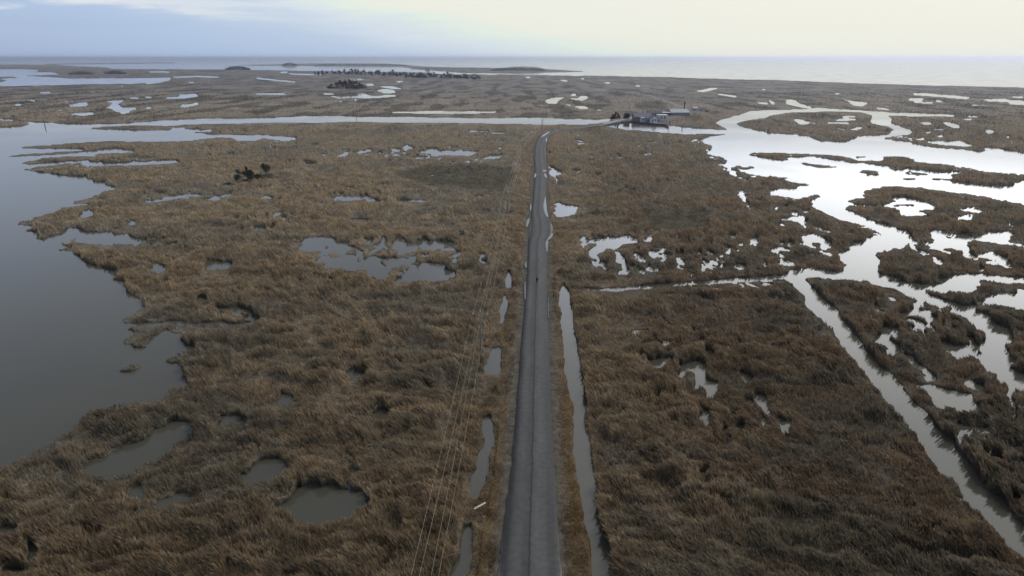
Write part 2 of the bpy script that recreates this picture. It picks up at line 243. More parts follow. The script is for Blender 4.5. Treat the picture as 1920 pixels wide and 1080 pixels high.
yard = blur(ssraster([(1, T('F 1196,231 1205,222 1240,213 1258,203 1296,203 1298,216 1262,224 1250,233 1230,233'))]))
def field(X, Y, cell, gold, dark, droad, yard):
    """marsh relief and plant colour at a place (metres)"""
    tall = sst(-.12, .10, fbm(X, Y*1.6, 26, 4, cell, seed=2))            # reed beds against low meadow
    hum = fbm(X, Y, 7, 4, cell, seed=3); ridg = 1-np.abs(fbm(X, Y*1.3, 13, 3, cell, seed=4))
    gap = sst(.74, .95, ridg)*sst(-.25, .15, fbm(X, Y, 40, 2, cell, seed=9))
    stk = fbm(X, Y*.22, 30, 4, cell*.22, seed=32)*sst(420, 900, Y)
    h = .38 + .60*tall + .58*hum + .34*fbm(X, Y, 2.2, 2, cell, seed=5) - .7*gap + 1.6*stk
    corr = np.clip(sst(3.6, 5.4, droad), 0, 1); low = np.clip(gold+dark*.7+yard, 0, 1)
    h = h*(1-low) + (.45+.15*hum)*low
    h = np.maximum(h, .12)
    h = h*corr + (.56)*(1-corr)
    return h, tall, hum, gap, corr
Hh, tall, hum, gap, corr = field(WX, WY, cell, gold, dark, droad, yard)
Hh = Hh*(1-.80*prox*corr)
wm = np.where(droad < 4.6, np.minimum(wm, .1), wm)
wm = np.where((yard > .5), 0, wm)
inl = np.clip((.40-wm)/.32, -1, 1)       # -1 open water .. 1 firm ground
H = np.where(inl > 0, .04 + (Hh-.04)*sst(0, .55, inl), inl*.8)
def hexl(r, g, b): return np.array([((c/255+.055)/1.055)**2.4 if c > 10 else c/255/12.92 for c in (r, g, b)])
def plants(X, Y, cell, gold, dark, droad, corr, tall, yard, water):
    A = np.array([.228,.190,.138]); B = np.array([.196,.168,.126]); C = np.array([.210,.172,.120]); D = np.array([.168,.152,.122]); G = np.array([.180,.118,.055])
    n = fbm(X, Y*1.5, 60, 4, cell, seed=6); m = fbm(X, Y*1.5, 21, 4, cell, seed=7); q = fbm(X, Y, 5, 3, cell, seed=8)
    c = A + (B-A)*sst(-.2, .3, m)[..., None]
    c = c + (C-c)*(sst(.0, .45, n)*.8)[..., None]
    c = c + (D-c)*(sst(.05, .40, -n+.4*m)*.75)[..., None]
    # the right-hand marsh is a darker, redder cordgrass
    rt = sst(4, 40, X-.04*Y)*(1-sst(700, 1400, Y)*.3)
    E = np.array([.146,.115,.085]); F2 = np.array([.120,.107,.084])
    cr = E + (F2-E)*sst(-.15, .2, m+.5*q)[..., None]; cr = cr + (np.array([.146,.114,.080])-cr)*(sst(.15, .5, n+.3*q)*.7)[..., None]
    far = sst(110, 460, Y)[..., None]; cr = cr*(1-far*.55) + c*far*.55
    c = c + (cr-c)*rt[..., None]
    nearr = np.clip((water-.02)*3, 0, 1)   # wrack and taller grey reed along the water
    c = c + (np.array([.105,.092,.066])-c)*(nearr*.4*(1-rt))[..., None]
    c = c + (G-c)*(gold*.85)[..., None]
    ver = (1-sst(5, 13, droad)); c = c + (np.array([.165,.120,.072])-c)*(ver*.6)[..., None]
    c = c + (np.array([.085,.078,.056])-c)*(np.clip(dark,0,1)*.85)[..., None]
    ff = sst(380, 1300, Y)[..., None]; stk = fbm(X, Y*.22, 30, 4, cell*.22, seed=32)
    c = c*(1-ff) + np.array([.125,.112,.098])*(1+.5*n+.35*m)[..., None]*ff  # far plants greyed by distance: haze painted into their colour
    c = c*(1-.55*sst(.02, .30, -stk)[..., None]*sst(380, 800, Y)[..., None])  # dark streaks painted in for the shaded faces of far reed walls
    c = c*(1+.30*q)[..., None]*(1.08+.30*sst(85, 260, Y)-.10*sst(500, 900, Y))[..., None]  # haze put into the plant colour: middle distance lighter than the foreground
    c = np.clip(c, .01, .6)
    return c
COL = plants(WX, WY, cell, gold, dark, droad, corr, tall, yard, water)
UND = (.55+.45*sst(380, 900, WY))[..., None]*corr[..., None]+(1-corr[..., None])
bare = (1-corr)[..., None]; COL = COL*(1-bare) + np.array([.088,.075,.058])*(1+.35*fbm(WX, WY, 1.5, 3, cell, seed=12))[..., None]*bare
mud = sst(.5, .30, wm)*0 + np.clip((wm-.22)*6, 0, 1)*(1-bare[..., 0])
mud = np.clip(mud, 0, 1)
COL = COL*(1-mud[..., None]*.9) + np.array([.040,.034,.027])*mud[..., None]*.9
tr = (1-sst(2.2, 4.5, dtrack))[..., None]; COL = COL*(1-tr*.8)+np.array([.22,.20,.18])*tr*.8
COL = COL*(1-yard[..., None]*.8)+np.array([.16,.15,.145])*yard[..., None]*.8
# ------------------------------------------------------------------ basic helpers
SC = bpy.context.scene; LINK = SC.collection.objects.link
def mesh_np(name, V, F, n, mats, smooth=False, col=None):
    me = bpy.data.meshes.new(name); V = np.ascontiguousarray(V, np.float32); F = np.ascontiguousarray(F, np.int32)
    me.vertices.add(len(V)); me.vertices.foreach_set('co', V.ravel())
    me.loops.add(F.size); me.loops.foreach_set('vertex_index', F.ravel())
    me.polygons.add(len(F)); me.polygons.foreach_set('loop_start', np.arange(0, F.size, n, dtype=np.int32))
    if smooth: me.polygons.foreach_set('use_smooth', np.ones(len(F), bool))
    if col is not None:
        at = me.color_attributes.new('plant', 'FLOAT_COLOR', 'POINT'); at.data.foreach_set('color', np.ascontiguousarray(np.concatenate([col, np.ones((len(col), 1))], 1), np.float32).ravel())
    me.update(calc_edges=True); 
    for m in mats: me.materials.append(m)
    o = bpy.data.objects.new(name, me); LINK(o); return o
def mat(name, base=(.5,.5,.5), rough=.8, **kw):
    m = bpy.data.materials.new(name); m.use_nodes = True; nt = m.node_tree; b = nt.nodes['Principled BSDF']
    b.inputs['Base Color'].default_value = (*base, 1); b.inputs['Roughness'].default_value = rough
    for k, v in kw.items(): b.inputs[k].default_value = v
    return m
def N(nt, t, **kw):
    n = nt.nodes.new(t)
    for k, v in kw.items(): setattr(n, k, v)
    return n
def noisy(name, base, rough=.85, scale=3., var=.35, bump=0., detail=4., coord='Object', stretch=(1,1,1), **kw):
    m = mat(name, base, rough, **kw); nt = m.node_tree; b = nt.nodes['Principled BSDF']; L = nt.links.new
    tc = N(nt, 'ShaderNodeTexCoord'); mp = N(nt, 'ShaderNodeMapping'); mp.inputs['Scale'].default_value = stretch
    nz = N(nt, 'ShaderNodeTexNoise'); nz.inputs['Scale'].default_value = scale; nz.inputs['Detail'].default_value = detail; nz.inputs['Roughness'].default_value = .65
    L(tc.outputs[coord], mp.inputs[0]); L(mp.outputs[0], nz.inputs['Vector'])
    mx = N(nt, 'ShaderNodeMix', data_type='RGBA'); L(nz.outputs['Fac'], mx.inputs['Factor'])
    mx.inputs['A'].default_value = (*[c*(1-var) for c in base], 1); mx.inputs['B'].default_value = (*[min(1, c*(1+var)) for c in base], 1)
    L(mx.outputs['Result'], b.inputs['Base Color'])
    if bump:
        bp = N(nt, 'ShaderNodeBump'); bp.inputs['Strength'].default_value = bump; bp.inputs['Distance'].default_value = .1; L(nz.outputs['Fac'], bp.inputs['Height']); L(bp.outputs[0], b.inputs['Normal'])
    return m
# plant material: colour from the plant attribute, painted haze and shade included
mp_ = mat('marsh_plants', rough=1); nt = mp_.node_tree; nt.nodes.remove(nt.nodes['Principled BSDF'])
at = N(nt, 'ShaderNodeAttribute', attribute_name='plant'); df = N(nt, 'ShaderNodeBsdfDiffuse'); tl_ = N(nt, 'ShaderNodeBsdfTranslucent'); ms = N(nt, 'ShaderNodeMixShader'); ms.inputs[0].default_value = .38
for x in (df, tl_): nt.links.new(at.outputs['Color'], x.inputs['Color'])
nt.links.new(df.outputs[0], ms.inputs[1]); nt.links.new(tl_.outputs[0], ms.inputs[2]); nt.links.new(ms.outputs[0], nt.nodes['Material Output'].inputs['Surface'])
M_BLADE = mp_
mg = mat('marsh_ground', rough=1); nt = mg.node_tree; b = nt.nodes['Principled BSDF']; b.inputs['Specular IOR Level'].default_value = .15
at = N(nt, 'ShaderNodeAttribute', attribute_name='plant'); tc = N(nt, 'ShaderNodeTexCoord')
nz = N(nt, 'ShaderNodeTexNoise'); nz.inputs['Scale'].default_value = 1.1; nz.inputs['Detail'].default_value = 8; nz.inputs['Roughness'].default_value = .7; nt.links.new(tc.outputs['Object'], nz.inputs['Vector'])
mr = N(nt, 'ShaderNodeMapRange'); mr.inputs['From Min'].default_value = .3; mr.inputs['From Max'].default_value = .7; mr.inputs['To Min'].default_value = .45; mr.inputs['To Max'].default_value = 1.35; nt.links.new(nz.outputs['Fac'], mr.inputs['Value'])
mx = N(nt, 'ShaderNodeVectorMath', operation='SCALE'); nt.links.new(at.outputs['Color'], mx.inputs[0]); nt.links.new(mr.outputs[0], mx.inputs['Scale']); nt.links.new(mx.outputs[0], b.inputs['Base Color'])
bp = N(nt, 'ShaderNodeBump'); bp.inputs['Strength'].default_value = .6; bp.inputs['Distance'].default_value = .25; nt.links.new(nz.outputs['Fac'], bp.inputs['Height']); nt.links.new(bp.outputs[0], b.inputs['Normal'])
# ------------------------------------------------------------------ marsh ground
V = np.stack([WX, WY, H], -1).reshape(-1, 3)
idx = np.arange(NR*NC).reshape(NR, NC)
q = np.stack([idx[:-1, :-1], idx[1:, :-1], idx[1:, 1:], idx[:-1, 1:]], -1).reshape(-1, 4)
zq = H.ravel()[q].max(1); q = q[zq > -.5]
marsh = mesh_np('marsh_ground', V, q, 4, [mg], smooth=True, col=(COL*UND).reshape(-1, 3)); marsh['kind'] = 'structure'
def sample(F, X, Y):
    px, py = proj(X, Y); i = np.clip(np.interp(py, PY, np.arange(NR)), 0, NR-1.001); j = np.clip(np.interp(px, PX, np.arange(NC)), 0, NC-1.001)
    a = i.astype(int); b_ = j.astype(int); u = i-a; v = j-b_
    if F.ndim == 3: u = u[..., None]; v = v[..., None]
    return (F[a, b_]*(1-u)+F[a+1, b_]*u)*(1-v)+(F[a, b_+1]*(1-u)+F[a+1, b_+1]*u)*v
def gh(X, Y): return float(sample(H, np.array([X], float), np.array([Y], float))[0])
# ------------------------------------------------------------------ reeds
rg = np.random.RandomState(3)
def reeds(n, y0, y1, x0=-140, x1=2060):
    px = rg.uniform(x0, x1, n); py = rg.uniform(y0, y1, n)
    X, Y = unproj(px, py, .4)
    w_ = sample(wm, X, Y); r_ = sample(droad, X, Y); gp = sample(gap, X, Y); tl = sample(tall, X, Y); yd = sample(yard, X, Y); dt = sample(dtrack, X, Y)
    keep = (w_ < .32+.1*rg.rand(n)) & (r_ > 3.7+.9*rg.rand(n)) & (rg.rand(n) > gp*.7) & (yd < .3) & (dt > 3)
    clump = fbm(X, Y, 4.2, 3, seed=20); keep &= rg.rand(n) < .45+.55*sst(-.35, .1, clump)
    clump = clump[keep]; X, Y, w_, tl, r_ = X[keep], Y[keep], w_[keep], tl[keep], r_[keep]; n = len(X)
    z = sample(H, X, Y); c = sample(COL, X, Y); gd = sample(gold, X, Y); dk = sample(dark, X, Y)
    dist = np.hypot(X, Y); lod = np.clip(dist*SS/FPX*.55, 0, 3)
    wd = np.maximum(.05+.05*rg.rand(n), lod*(.7+.6*rg.rand(n)))
    
    ht = (.55+.55*rg.rand(n)+.45*tl)*(1+.45*clump)*(1-.55*np.clip(gd, 0, 1))*(1-.5*np.clip(dk, 0, 1))*(1-.45*(r_ < 9)-.2*(r_ < 5))*(1-.80*np.clip(sample(prox, X, Y), 0, 1))*.95
    ht = np.clip(ht, .2, 2.2)
    a = rg.uniform(0, 2*np.pi, n); dx, dy = np.cos(a)*wd*.5, np.sin(a)*wd*.5
    wl = fbm(X, Y, 18, 2, seed=21)
    lx = -(.28+.25*rg.rand(n)+.25*wl)*ht + rg.normal(0, .12, n)*ht; ly = (.10+rg.normal(0, .15, n))*ht
    P = np.empty((n, 4, 3)); zb = z-.08
    P[:, 0] = np.stack([X-dx, Y-dy, zb], 1); P[:, 1] = np.stack([X+dx, Y+dy, zb], 1)
    k = .62; P[:, 2] = np.stack([X+lx*k*.8+dx*1.15, Y+ly*k*.8+dy*1.15, z+ht*k], 1); P[:, 3] = np.stack([X+lx, Y+ly, z+ht*(1-.12)], 1)
    tone = np.exp(rg.normal(0, .20, n))*(1+.25*fbm(X, Y, 1.4, 1, seed=22)); warm = rg.normal(0, .06, n)
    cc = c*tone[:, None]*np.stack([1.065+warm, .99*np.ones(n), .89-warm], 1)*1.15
    return P.reshape(-1, 3), cc.repeat(4, 0)
NB = 1.0
parts = [reeds(int(680000*NB), 560, 1110), reeds(int(420000*NB), 330, 560), reeds(int(200000*NB), 235, 330), reeds(int(110000*NB), 172, 235)]
V = np.concatenate([p[0] for p in parts]); CC = np.clip(np.concatenate([p[1] for p in parts]), .005, .8)
nb = len(V)//4; i0 = np.arange(nb)*4
Fq = np.concatenate([np.stack([i0, i0+1, i0+2], 1), np.stack([i0, i0+2, i0+3], 1)])
reed = mesh_np('marsh_reeds', V, Fq, 3, [M_BLADE], col=CC); reed['kind'] = 'stuff'; reed['label'] = 'dry brown and olive marsh reeds covering the tidal flats'; reed['category'] = 'reeds'
print('lattice', NR, NC, 'reeds', nb)
# ------------------------------------------------------------------ water
mw = mat('tidal_water', (.062,.064,.056), .045, IOR=1.33); nt = mw.node_tree; b = nt.nodes['Principled BSDF']; L = nt.links.new
tc = N(nt, 'ShaderNodeTexCoord'); geo = N(nt, 'ShaderNodeNewGeometry')
n1_ = N(nt, 'ShaderNodeTexNoise'); n1_.inputs['Scale'].default_value = .02; n1_.inputs['Detail'].default_value = 5; L(geo.outputs['Position'], n1_.inputs['Vector'])
mx = N(nt, 'ShaderNodeMix', data_type='RGBA'); mx.inputs['A'].default_value = (.048,.048,.038,1); mx.inputs['B'].default_value = (.072,.067,.050,1); L(n1_.outputs['Fac'], mx.inputs['Factor']); L(mx.outputs['Result'], b.inputs['Base Color'])
L(n1_.outputs['Fac'], (mrw := N(nt, 'ShaderNodeMapRange')).inputs['Value']); mrw.inputs['From Min'].default_value = .35; mrw.inputs['From Max'].default_value = .65; mrw.inputs['To Min'].default_value = .02; mrw.inputs['To Max'].default_value = .13; L(mrw.outputs[0], b.inputs['Roughness'])
n2_ = N(nt, 'ShaderNodeTexNoise'); n2_.inputs['Scale'].default_value = .9; n2_.inputs['Detail'].default_value = 3; L(geo.outputs['Position'], n2_.inputs['Vector'])
bp = N(nt, 'ShaderNodeBump'); bp.inputs['Strength'].default_value = .12; bp.inputs['Distance'].default_value = .05; L(n2_.outputs['Fac'], bp.inputs['Height']); L(bp.outputs[0], b.inputs['Normal'])
def flat(name, pts, z, m, kind='structure'):
    me = bpy.data.meshes.new(name); me.from_pydata([(x, y, z) for x, y in pts], [], [list(range(len(pts)))]); me.materials.append(m)
    o = bpy.data.objects.new(name, me); LINK(o); o['kind'] = kind; return o
BX = 24000.
wt = flat('tidal_water', [(-BX, -600), (BX, -600), (BX, BX), (-BX, BX)], 0, mw)
# silt bed under the water and behind the camera
bed = flat('silt_bed', [(-BX, -600), (BX, -600), (BX, BX), (-BX, BX)], -.9, noisy('silt', (.06,.05,.04), 1, .2))
# ------------------------------------------------------------------ road
ma = mat('asphalt', (.05,.05,.052), .8); nt = ma.node_tree; b = nt.nodes['Principled BSDF']; L = nt.links.new
uv = N(nt, 'ShaderNodeUVMap', uv_map='lane'); sx = N(nt, 'ShaderNodeSeparateXYZ'); L(uv.outputs[0], sx.inputs[0])
def nzn(scale, det, sv=(1,1,1)):
    mp2 = N(nt, 'ShaderNodeMapping'); mp2.inputs['Scale'].default_value = sv; L(uv.outputs[0], mp2.inputs[0])
    n_ = N(nt, 'ShaderNodeTexNoise'); n_.inputs['Scale'].default_value = scale; n_.inputs['Detail'].default_value = det; L(mp2.outputs[0], n_.inputs['Vector']); return n_.outputs['Fac']
def math_(op, a, c=None, cl=False):
    n_ = N(nt, 'ShaderNodeMath', operation=op); n_.use_clamp = cl
    for i, v in enumerate((a, c)):
        if v is None: continue
        if isinstance(v, (int, float)): n_.inputs[i].default_value = v
        else: L(v, n_.inputs[i])
    return n_.outputs[0]
wob = math_('MULTIPLY', math_('SUBTRACT', nzn(.12, 3), .5), .35)
u = math_('ADD', sx.outputs[0], wob)     # metres from the middle
ramp = N(nt, 'ShaderNodeValToRGB'); mrn = N(nt, 'ShaderNodeMapRange'); mrn.inputs['From Min'].default_value = -3.6; mrn.inputs['From Max'].default_value = 3.6; L(u, mrn.inputs['Value']); L(mrn.outputs[0], ramp.inputs['Fac'])
cr = ramp.color_ramp; cr.elements[0].position = 0; cr.elements[0].color = (.19,.175,.155,1); cr.elements[1].position = 1; cr.elements[1].color = (.18,.165,.145,1)
for p, c in [(.05,.060),(.12,.040),(.20,.058),(.30,.074),(.40,.060),(.46,.052),(.482,.030),(.498,.030),(.515,.066),(.62,.080),(.74,.074),(.80,.056),(.88,.046),(.95,.066)]:
    e = cr.elements.new(p); e.color = (c*1.02, c*1.01, c*1.0, 1)
g1 = math_('ADD', math_('MULTIPLY', nzn(1.2, 8), .8), .6); g2 = math_('ADD', math_('MULTIPLY', nzn(.3, 6, (1,.22,1)), 1.1), .45)
sc = N(nt, 'ShaderNodeVectorMath', operation='SCALE'); L(ramp.outputs[0], sc.inputs[0]); L(math_('MULTIPLY', math_('MULTIPLY', g1, g2), .95), sc.inputs['Scale'])
vo = N(nt, 'ShaderNodeTexVoronoi', feature='DISTANCE_TO_EDGE'); vo.inputs['Scale'].default_value = .11; dm = N(nt, 'ShaderNodeVectorMath', operation='ADD'); nn = N(nt, 'ShaderNodeTexNoise'); nn.inputs['Scale'].default_value = .8; nn.inputs['Detail'].default_value = 4; L(uv.outputs[0], nn.inputs['Vector']); L(uv.outputs[0], dm.inputs[0]); L(nn.outputs['Color'], dm.inputs[1]); L(dm.outputs[0], vo.inputs['Vector'])
crk = math_('GREATER_THAN', vo.outputs['Distance'], .0035); crk2 = math_('ADD', math_('MULTIPLY', crk, .25), .75)
sc2 = N(nt, 'ShaderNodeVectorMath', operation='SCALE'); L(sc.outputs[0], sc2.inputs[0]); L(crk2, sc2.inputs['Scale']); L(sc2.outputs[0], b.inputs['Base Color'])
L(math_('ADD', math_('MULTIPLY', g2, .2), .65), b.inputs['Roughness']); b.inputs['Specular IOR Level'].default_value = .25
def strip(name, A, B_, m, mp=None, thick=.12, uvw=True):
    """long slab between two edge lines with a vertical side down to the ground"""
    bm = bmesh.new(); uvl = bm.loops.layers.uv.new('lane'); s = 0; rows = []
    for i, (p, q_) in enumerate(zip(A, B_)):
        if i: s += ((A[i]+B_[i])/2-(A[i-1]+B_[i-1])/2).length
        k = 6; wdt = (q_-p).length; r_ = []
        for j in range(k+1):
            c = p.lerp(q_, j/k); c = Vector((c.x, c.y, c.z+.07*(1-(2*j/k-1)**2))); v = bm.verts.new(c); r_.append((v, (j/k-.5)*wdt, s))
        a0 = bm.verts.new((p.x, p.y, p.z-thick)); b0 = bm.verts.new((q_.x, q_.y, q_.z-thick))
        rows.append([(a0, -.5*wdt, s)]+r_+[(b0, .5*wdt, s)])
    for r0, r1 in zip(rows[:-1], rows[1:]):
        for j in range(len(r0)-1):
            f = bm.faces.new([r0[j][0], r0[j+1][0], r1[j+1][0], r1[j][0]]); us = [r0[j], r0[j+1], r1[j+1], r1[j]]; f.smooth = True
            for lp, t in zip(f.loops, us): lp[uvl].uv = (t[1], t[2])
    bmesh.ops.recalc_face_normals(bm, faces=bm.faces); me = bpy.data.meshes.new(name); bm.to_mesh(me); me.materials.append(m); o = bpy.data.objects.new(name, me); LINK(o); return o
def dens(P, n=6):
    out = []
    P = [P[0]]+P+[P[-1]]
    for i in range(1, len(P)-2):
        for k in range(n):
            t = k/n; a, b_, c, d = P[i-1], P[i], P[i+1], P[i+2]
            out.append(.5*((2*b_)+(c-a)*t+(2*a-5*b_+4*c-d)*t*t+(3*b_-a-3*c+d)*t*t*t))
    out.append(P[-2]); return out
# lay-by bulge on the right
RR2 = list(RR); RR2[5:9] = [(1025.5,530),(1026,470),(1027,452),(1034,440),(1036,428),(1031,412),(1024,402),(1023,385)]
RL2 = list(RL); RL2[5:9] = [(987.5,530),(990,470),(991,452),(992.5,440),(993,428),(996,412),(997,402),(998,385)]
rl2, rr2 = pline(RL2), pline(RR2)
# rise towards the bridge
for arr in (rl2, rr2):
    arr[-1].z = 1.6; arr[-2].z = 1.2; arr[-3].z = .85
for arr, src in ((rl2, RL2), (rr2, RR2)):
    for k in (-1, -2, -3): arr[k].x, arr[k].y = unproj(*src[k], arr[k].z)
def jag(P, sd, a=.08):
    r_ = random.Random(sd); return [Vector((p.x+r_.uniform(-a, a), p.y, p.z)) for p in P]
road = strip('road', jag(dens(rl2, 14), 1), jag(dens(rr2, 14), 2), ma, thick=.4); road['kind'] = 'structure'
# puddles on the shoulders
mpud = mat('rain_water', (.04,.037,.035), .08, IOR=1.2)
def pud(s, ox, oy, sc_, z=.79):
    pts = [tuple(float(v) for v in t.split(',')) for t in s.split()]; cx_ = sum(p[0] for p in pts)/len(pts); pts = [(cx_+(x-cx_)*.8, y) for x, y in pts]
    P = [unproj(ox+x/sc_, oy+y/sc_, z) for x, y in pts]
    P = [Vector((*p, z)) for p in P]; n = len(P); out = []
    for i in range(n):
        a, b_, c, d = P[i-1], P[i], P[(i+1) % n], P[(i+2) % n]
        for k in range(4):
            t = k/4; out.append(.5*((2*b_)+(c-a)*t+(2*a-5*b_+4*c-d)*t*t+(3*b_-a-3*c+d)*t*t*t))
    # lie on what is under them: the asphalt is cambered, so a thin sheet with a rim down to the ground
    me = bpy.data.meshes.new('puddle'); m_ = len(out)
    vs = [tuple(p) for p in out]+[(p.x, p.y, z-.3) for p in out]
    me.from_pydata(vs, [], [list(range(m_))]+[[i, (i+1) % m_, m_+(i+1) % m_, m_+i] for i in range(m_)]); me.materials.append(mpud); o = bpy.data.objects.new('puddle', me); LINK(o); o['kind'] = 'structure'
for s in ['280,215 290,270 299,340 314,385 297,390 268,345 260,290 270,250','337,528 352,535 342,560 322,577 290,588 298,570','290,588 310,593 305,640 299,692 288,672 278,620','150,400 148,430 127,475 113,468 126,420','118,768 126,775 126,822 102,800','105,948 120,948 119,1080 106,1080 100,1010','272,22 285,28 299,56 287,58 271,36','193,24 206,28 199,52 186,57','152,292 166,292 160,335 150,330','305,1050 312,1150 308,1250 300,1160']:
    pud(s, 960, 320, 4.5)
for s in ['438,92 540,40 554,44 500,78 450,100','498,130 520,108 512,150 500,160','468,474 502,474 502,488 468,488']:
    pud(s, 940, 240, 6)
# ------------------------------------------------------------------ haze
hz = bpy.data.meshes.new('haze'); bm = bmesh.new(); bmesh.ops.create_cube(bm, size=1)
X0, X1, Y0, Y1, Z0, Z1 = -25000, 25000, -900, 25000, -2.5, 70
for v in bm.verts: v.co = (X0 if v.co.x < 0 else X1, Y0 if v.co.y < 0 else Y1, Z0 if v.co.z < 0 else Z1)
bm.to_mesh(hz); hm = bpy.data.materials.new('haze'); hm.use_nodes = True; nt = hm.node_tree
nt.nodes.remove(nt.nodes['Principled BSDF']); pv = N(nt, 'ShaderNodeVolumePrincipled'); pv.inputs['Color'].default_value = (.80,.84,.97,1); pv.inputs['Density'].default_value = HAZE; pv.inputs['Anisotropy'].default_value = .8
nt.links.new(pv.outputs[0], nt.nodes['Material Output'].inputs['Volume']); hz.materials.append(hm); ho = bpy.data.objects.new('haze', hz); LINK(ho); ho['kind'] = 'stuff'; ho['label'] = 'thin bluish haze lying over the whole marsh'
# ------------------------------------------------------------------ sky
SAZ, SEL = R(48), R(50)
wo = bpy.data.worlds.new('World'); SC.world = wo; wo.use_nodes = True; nt = wo.node_tree; L = nt.links.new; bg = nt.nodes['Background']; bg.inputs['Strength'].default_value = .1
sky = N(nt, 'ShaderNodeTexSky', sky_type='NISHITA'); sky.sun_disc = False; sky.sun_elevation = SEL; sky.sun_rotation = SAZ; sky.air_density = 1.5; sky.dust_density = 3
tc = N(nt, 'ShaderNodeTexCoord'); nv = N(nt, 'ShaderNodeVectorMath', operation='NORMALIZE'); L(tc.outputs['Generated'], nv.inputs[0])
sp = N(nt, 'ShaderNodeSeparateXYZ'); L(nv.outputs[0], sp.inputs[0])
dt_ = N(nt, 'ShaderNodeVectorMath', operation='DOT_PRODUCT'); L(nv.outputs[0], dt_.inputs[0]); GA, GE = R(40), R(32); dt_.inputs[1].default_value = (math.sin(GA)*math.cos(GE), math.cos(GA)*math.cos(GE), math.sin(GE))
def M(op, a, c=None, d=None, cl=False):
    n_ = N(nt, 'ShaderNodeMath', operation=op); n_.use_clamp = cl
    for i, v in enumerate((a, c, d)):
        if v is None: continue
        if isinstance(v, (int, float)): n_.inputs[i].default_value = v
        else: L(v, n_.inputs[i])
    return n_.outputs[0]
def MR(v, a, b_, c, d, t='SMOOTHSTEP'):
    n_ = N(nt, 'ShaderNodeMapRange', interpolation_type=t); L(v, n_.inputs['Value'])
    for k, x in zip(('From Min','From Max','To Min','To Max'), (a, b_, c, d)): n_.inputs[k].default_value = x
    return n_.outputs[0]
mpp = N(nt, 'ShaderNodeMapping'); mpp.inputs['Scale'].default_value = (1.3, 1.3, 13); L(nv.outputs[0], mpp.inputs[0])
cn = N(nt, 'ShaderNodeTexNoise'); cn.inputs['Scale'].default_value = 3.2; cn.inputs['Detail'].default_value = 6; cn.inputs['Roughness'].default_value = .58; L(mpp.outputs[0], cn.inputs['Vector'])
zc = M('MAXIMUM', sp.outputs[2], 0.); zz = M('MINIMUM', zc, .12)
cl_ = M('SUBTRACT', cn.outputs['Fac'], .5)
v = M('ADD', dt_.outputs['Value'], M('MULTIPLY', zz, 2.6)); v = M('ADD', v, M('MULTIPLY', cl_, M('ADD', M('MULTIPLY', zz, 5), .03)))
rp = N(nt, 'ShaderNodeValToRGB'); L(v, rp.inputs['Fac']); cr = rp.color_ramp; cr.elements[0].position = 0; cr.elements[0].color = (.37,.46,.64,1); cr.elements[1].position = 1; cr.elements[1].color = (.90,.905,.825,1)
for p, c in [(.25,(.42,.53,.74)),(.42,(.46,.59,.81)),(.56,(.53,.65,.83)),(.66,(.70,.79,.88)),(.73,(.80,.90,.83)),(.80,(.89,.90,.81))]:
    e = cr.elements.new(p); e.color = (*c, 1)
# soft high clouds
hc = M('MULTIPLY', MR(M('ADD', zc, M('MULTIPLY', cl_, .22)), .048, .08, 0, .85), MR(zc, .075, .10, 1, .10)); hc = M('MULTIPLY', hc, MR(v, .5, .74, 1, 0))
mxc = N(nt, 'ShaderNodeMix', data_type='RGBA'); L(hc, mxc.inputs['Factor']); L(rp.outputs[0], mxc.inputs['A']); mxc.inputs['B'].default_value = (.82,.86,.90,1)
gain = M('ADD', 1., M('MULTIPLY', MR(zc, .072, .17, 0, 1), MR(dt_.outputs['Value'], .66, .985, 0, GLOW)))
gain = M('MULTIPLY', gain, MR(zc, .09, .5, 1, LEFTUP))
mxb = N(nt, 'ShaderNodeMix', data_type='RGBA'); L(MR(zc, .074, .092, 0, .85), mxb.inputs['Factor']); L(mxc.outputs['Result'], mxb.inputs['A']); mxs = N(nt, 'ShaderNodeMix', data_type='RGBA'); L(MR(dt_.outputs['Value'], .7, .97, 0, 1), mxs.inputs['Factor']); mxs.inputs['A'].default_value = (.54,.63,.82,1); mxs.inputs['B'].default_value = (.74,.75,.77,1); L(mxs.outputs['Result'], mxb.inputs['B'])
sc_ = N(nt, 'ShaderNodeVectorMath', operation='SCALE'); L(mxb.outputs['Result'], sc_.inputs[0]); L(M('MULTIPLY', gain, 10), sc_.inputs['Scale'])
fm = N(nt, 'ShaderNodeMix', data_type='RGBA'); fm.inputs['Factor'].default_value = .92; L(sky.outputs[0], fm.inputs['A']); L(sc_.outputs[0], fm.inputs['B']); L(fm.outputs['Result'], bg.inputs['Color'])
sl = bpy.data.lights.new('sun', 'SUN'); sl.energy = 1.4; sl.angle = R(14); sl.color = (1, .95, .86); so = bpy.data.objects.new('sun', sl); LINK(so)
so.rotation_euler = Vector((math.sin(SAZ)*math.cos(SEL), math.cos(SAZ)*math.cos(SEL), math.sin(SEL))).to_track_quat('Z', 'Y').to_euler()
# ------------------------------------------------------------------ camera
cd = bpy.data.cameras.new('camera'); cd.sensor_width = 36; cd.lens = 36*FPX/1920; cd.clip_end = 80000; cd.clip_start = .5
co = bpy.data.objects.new('camera', cd); LINK(co); co.location = (0, 0, HC); co.rotation_euler = (math.pi/2-PT, 0, 0); SC.camera = co
SC.view_settings.view_transform = 'Standard'; SC.view_settings.look = 'None'; SC.view_settings.exposure = EXPO; SC.view_settings.gamma = 1
SC.cycles.use_denoising = True; SC.cycles.max_bounces = 5; SC.cycles.volume_bounces = 0; SC.cycles.diffuse_bounces = 2
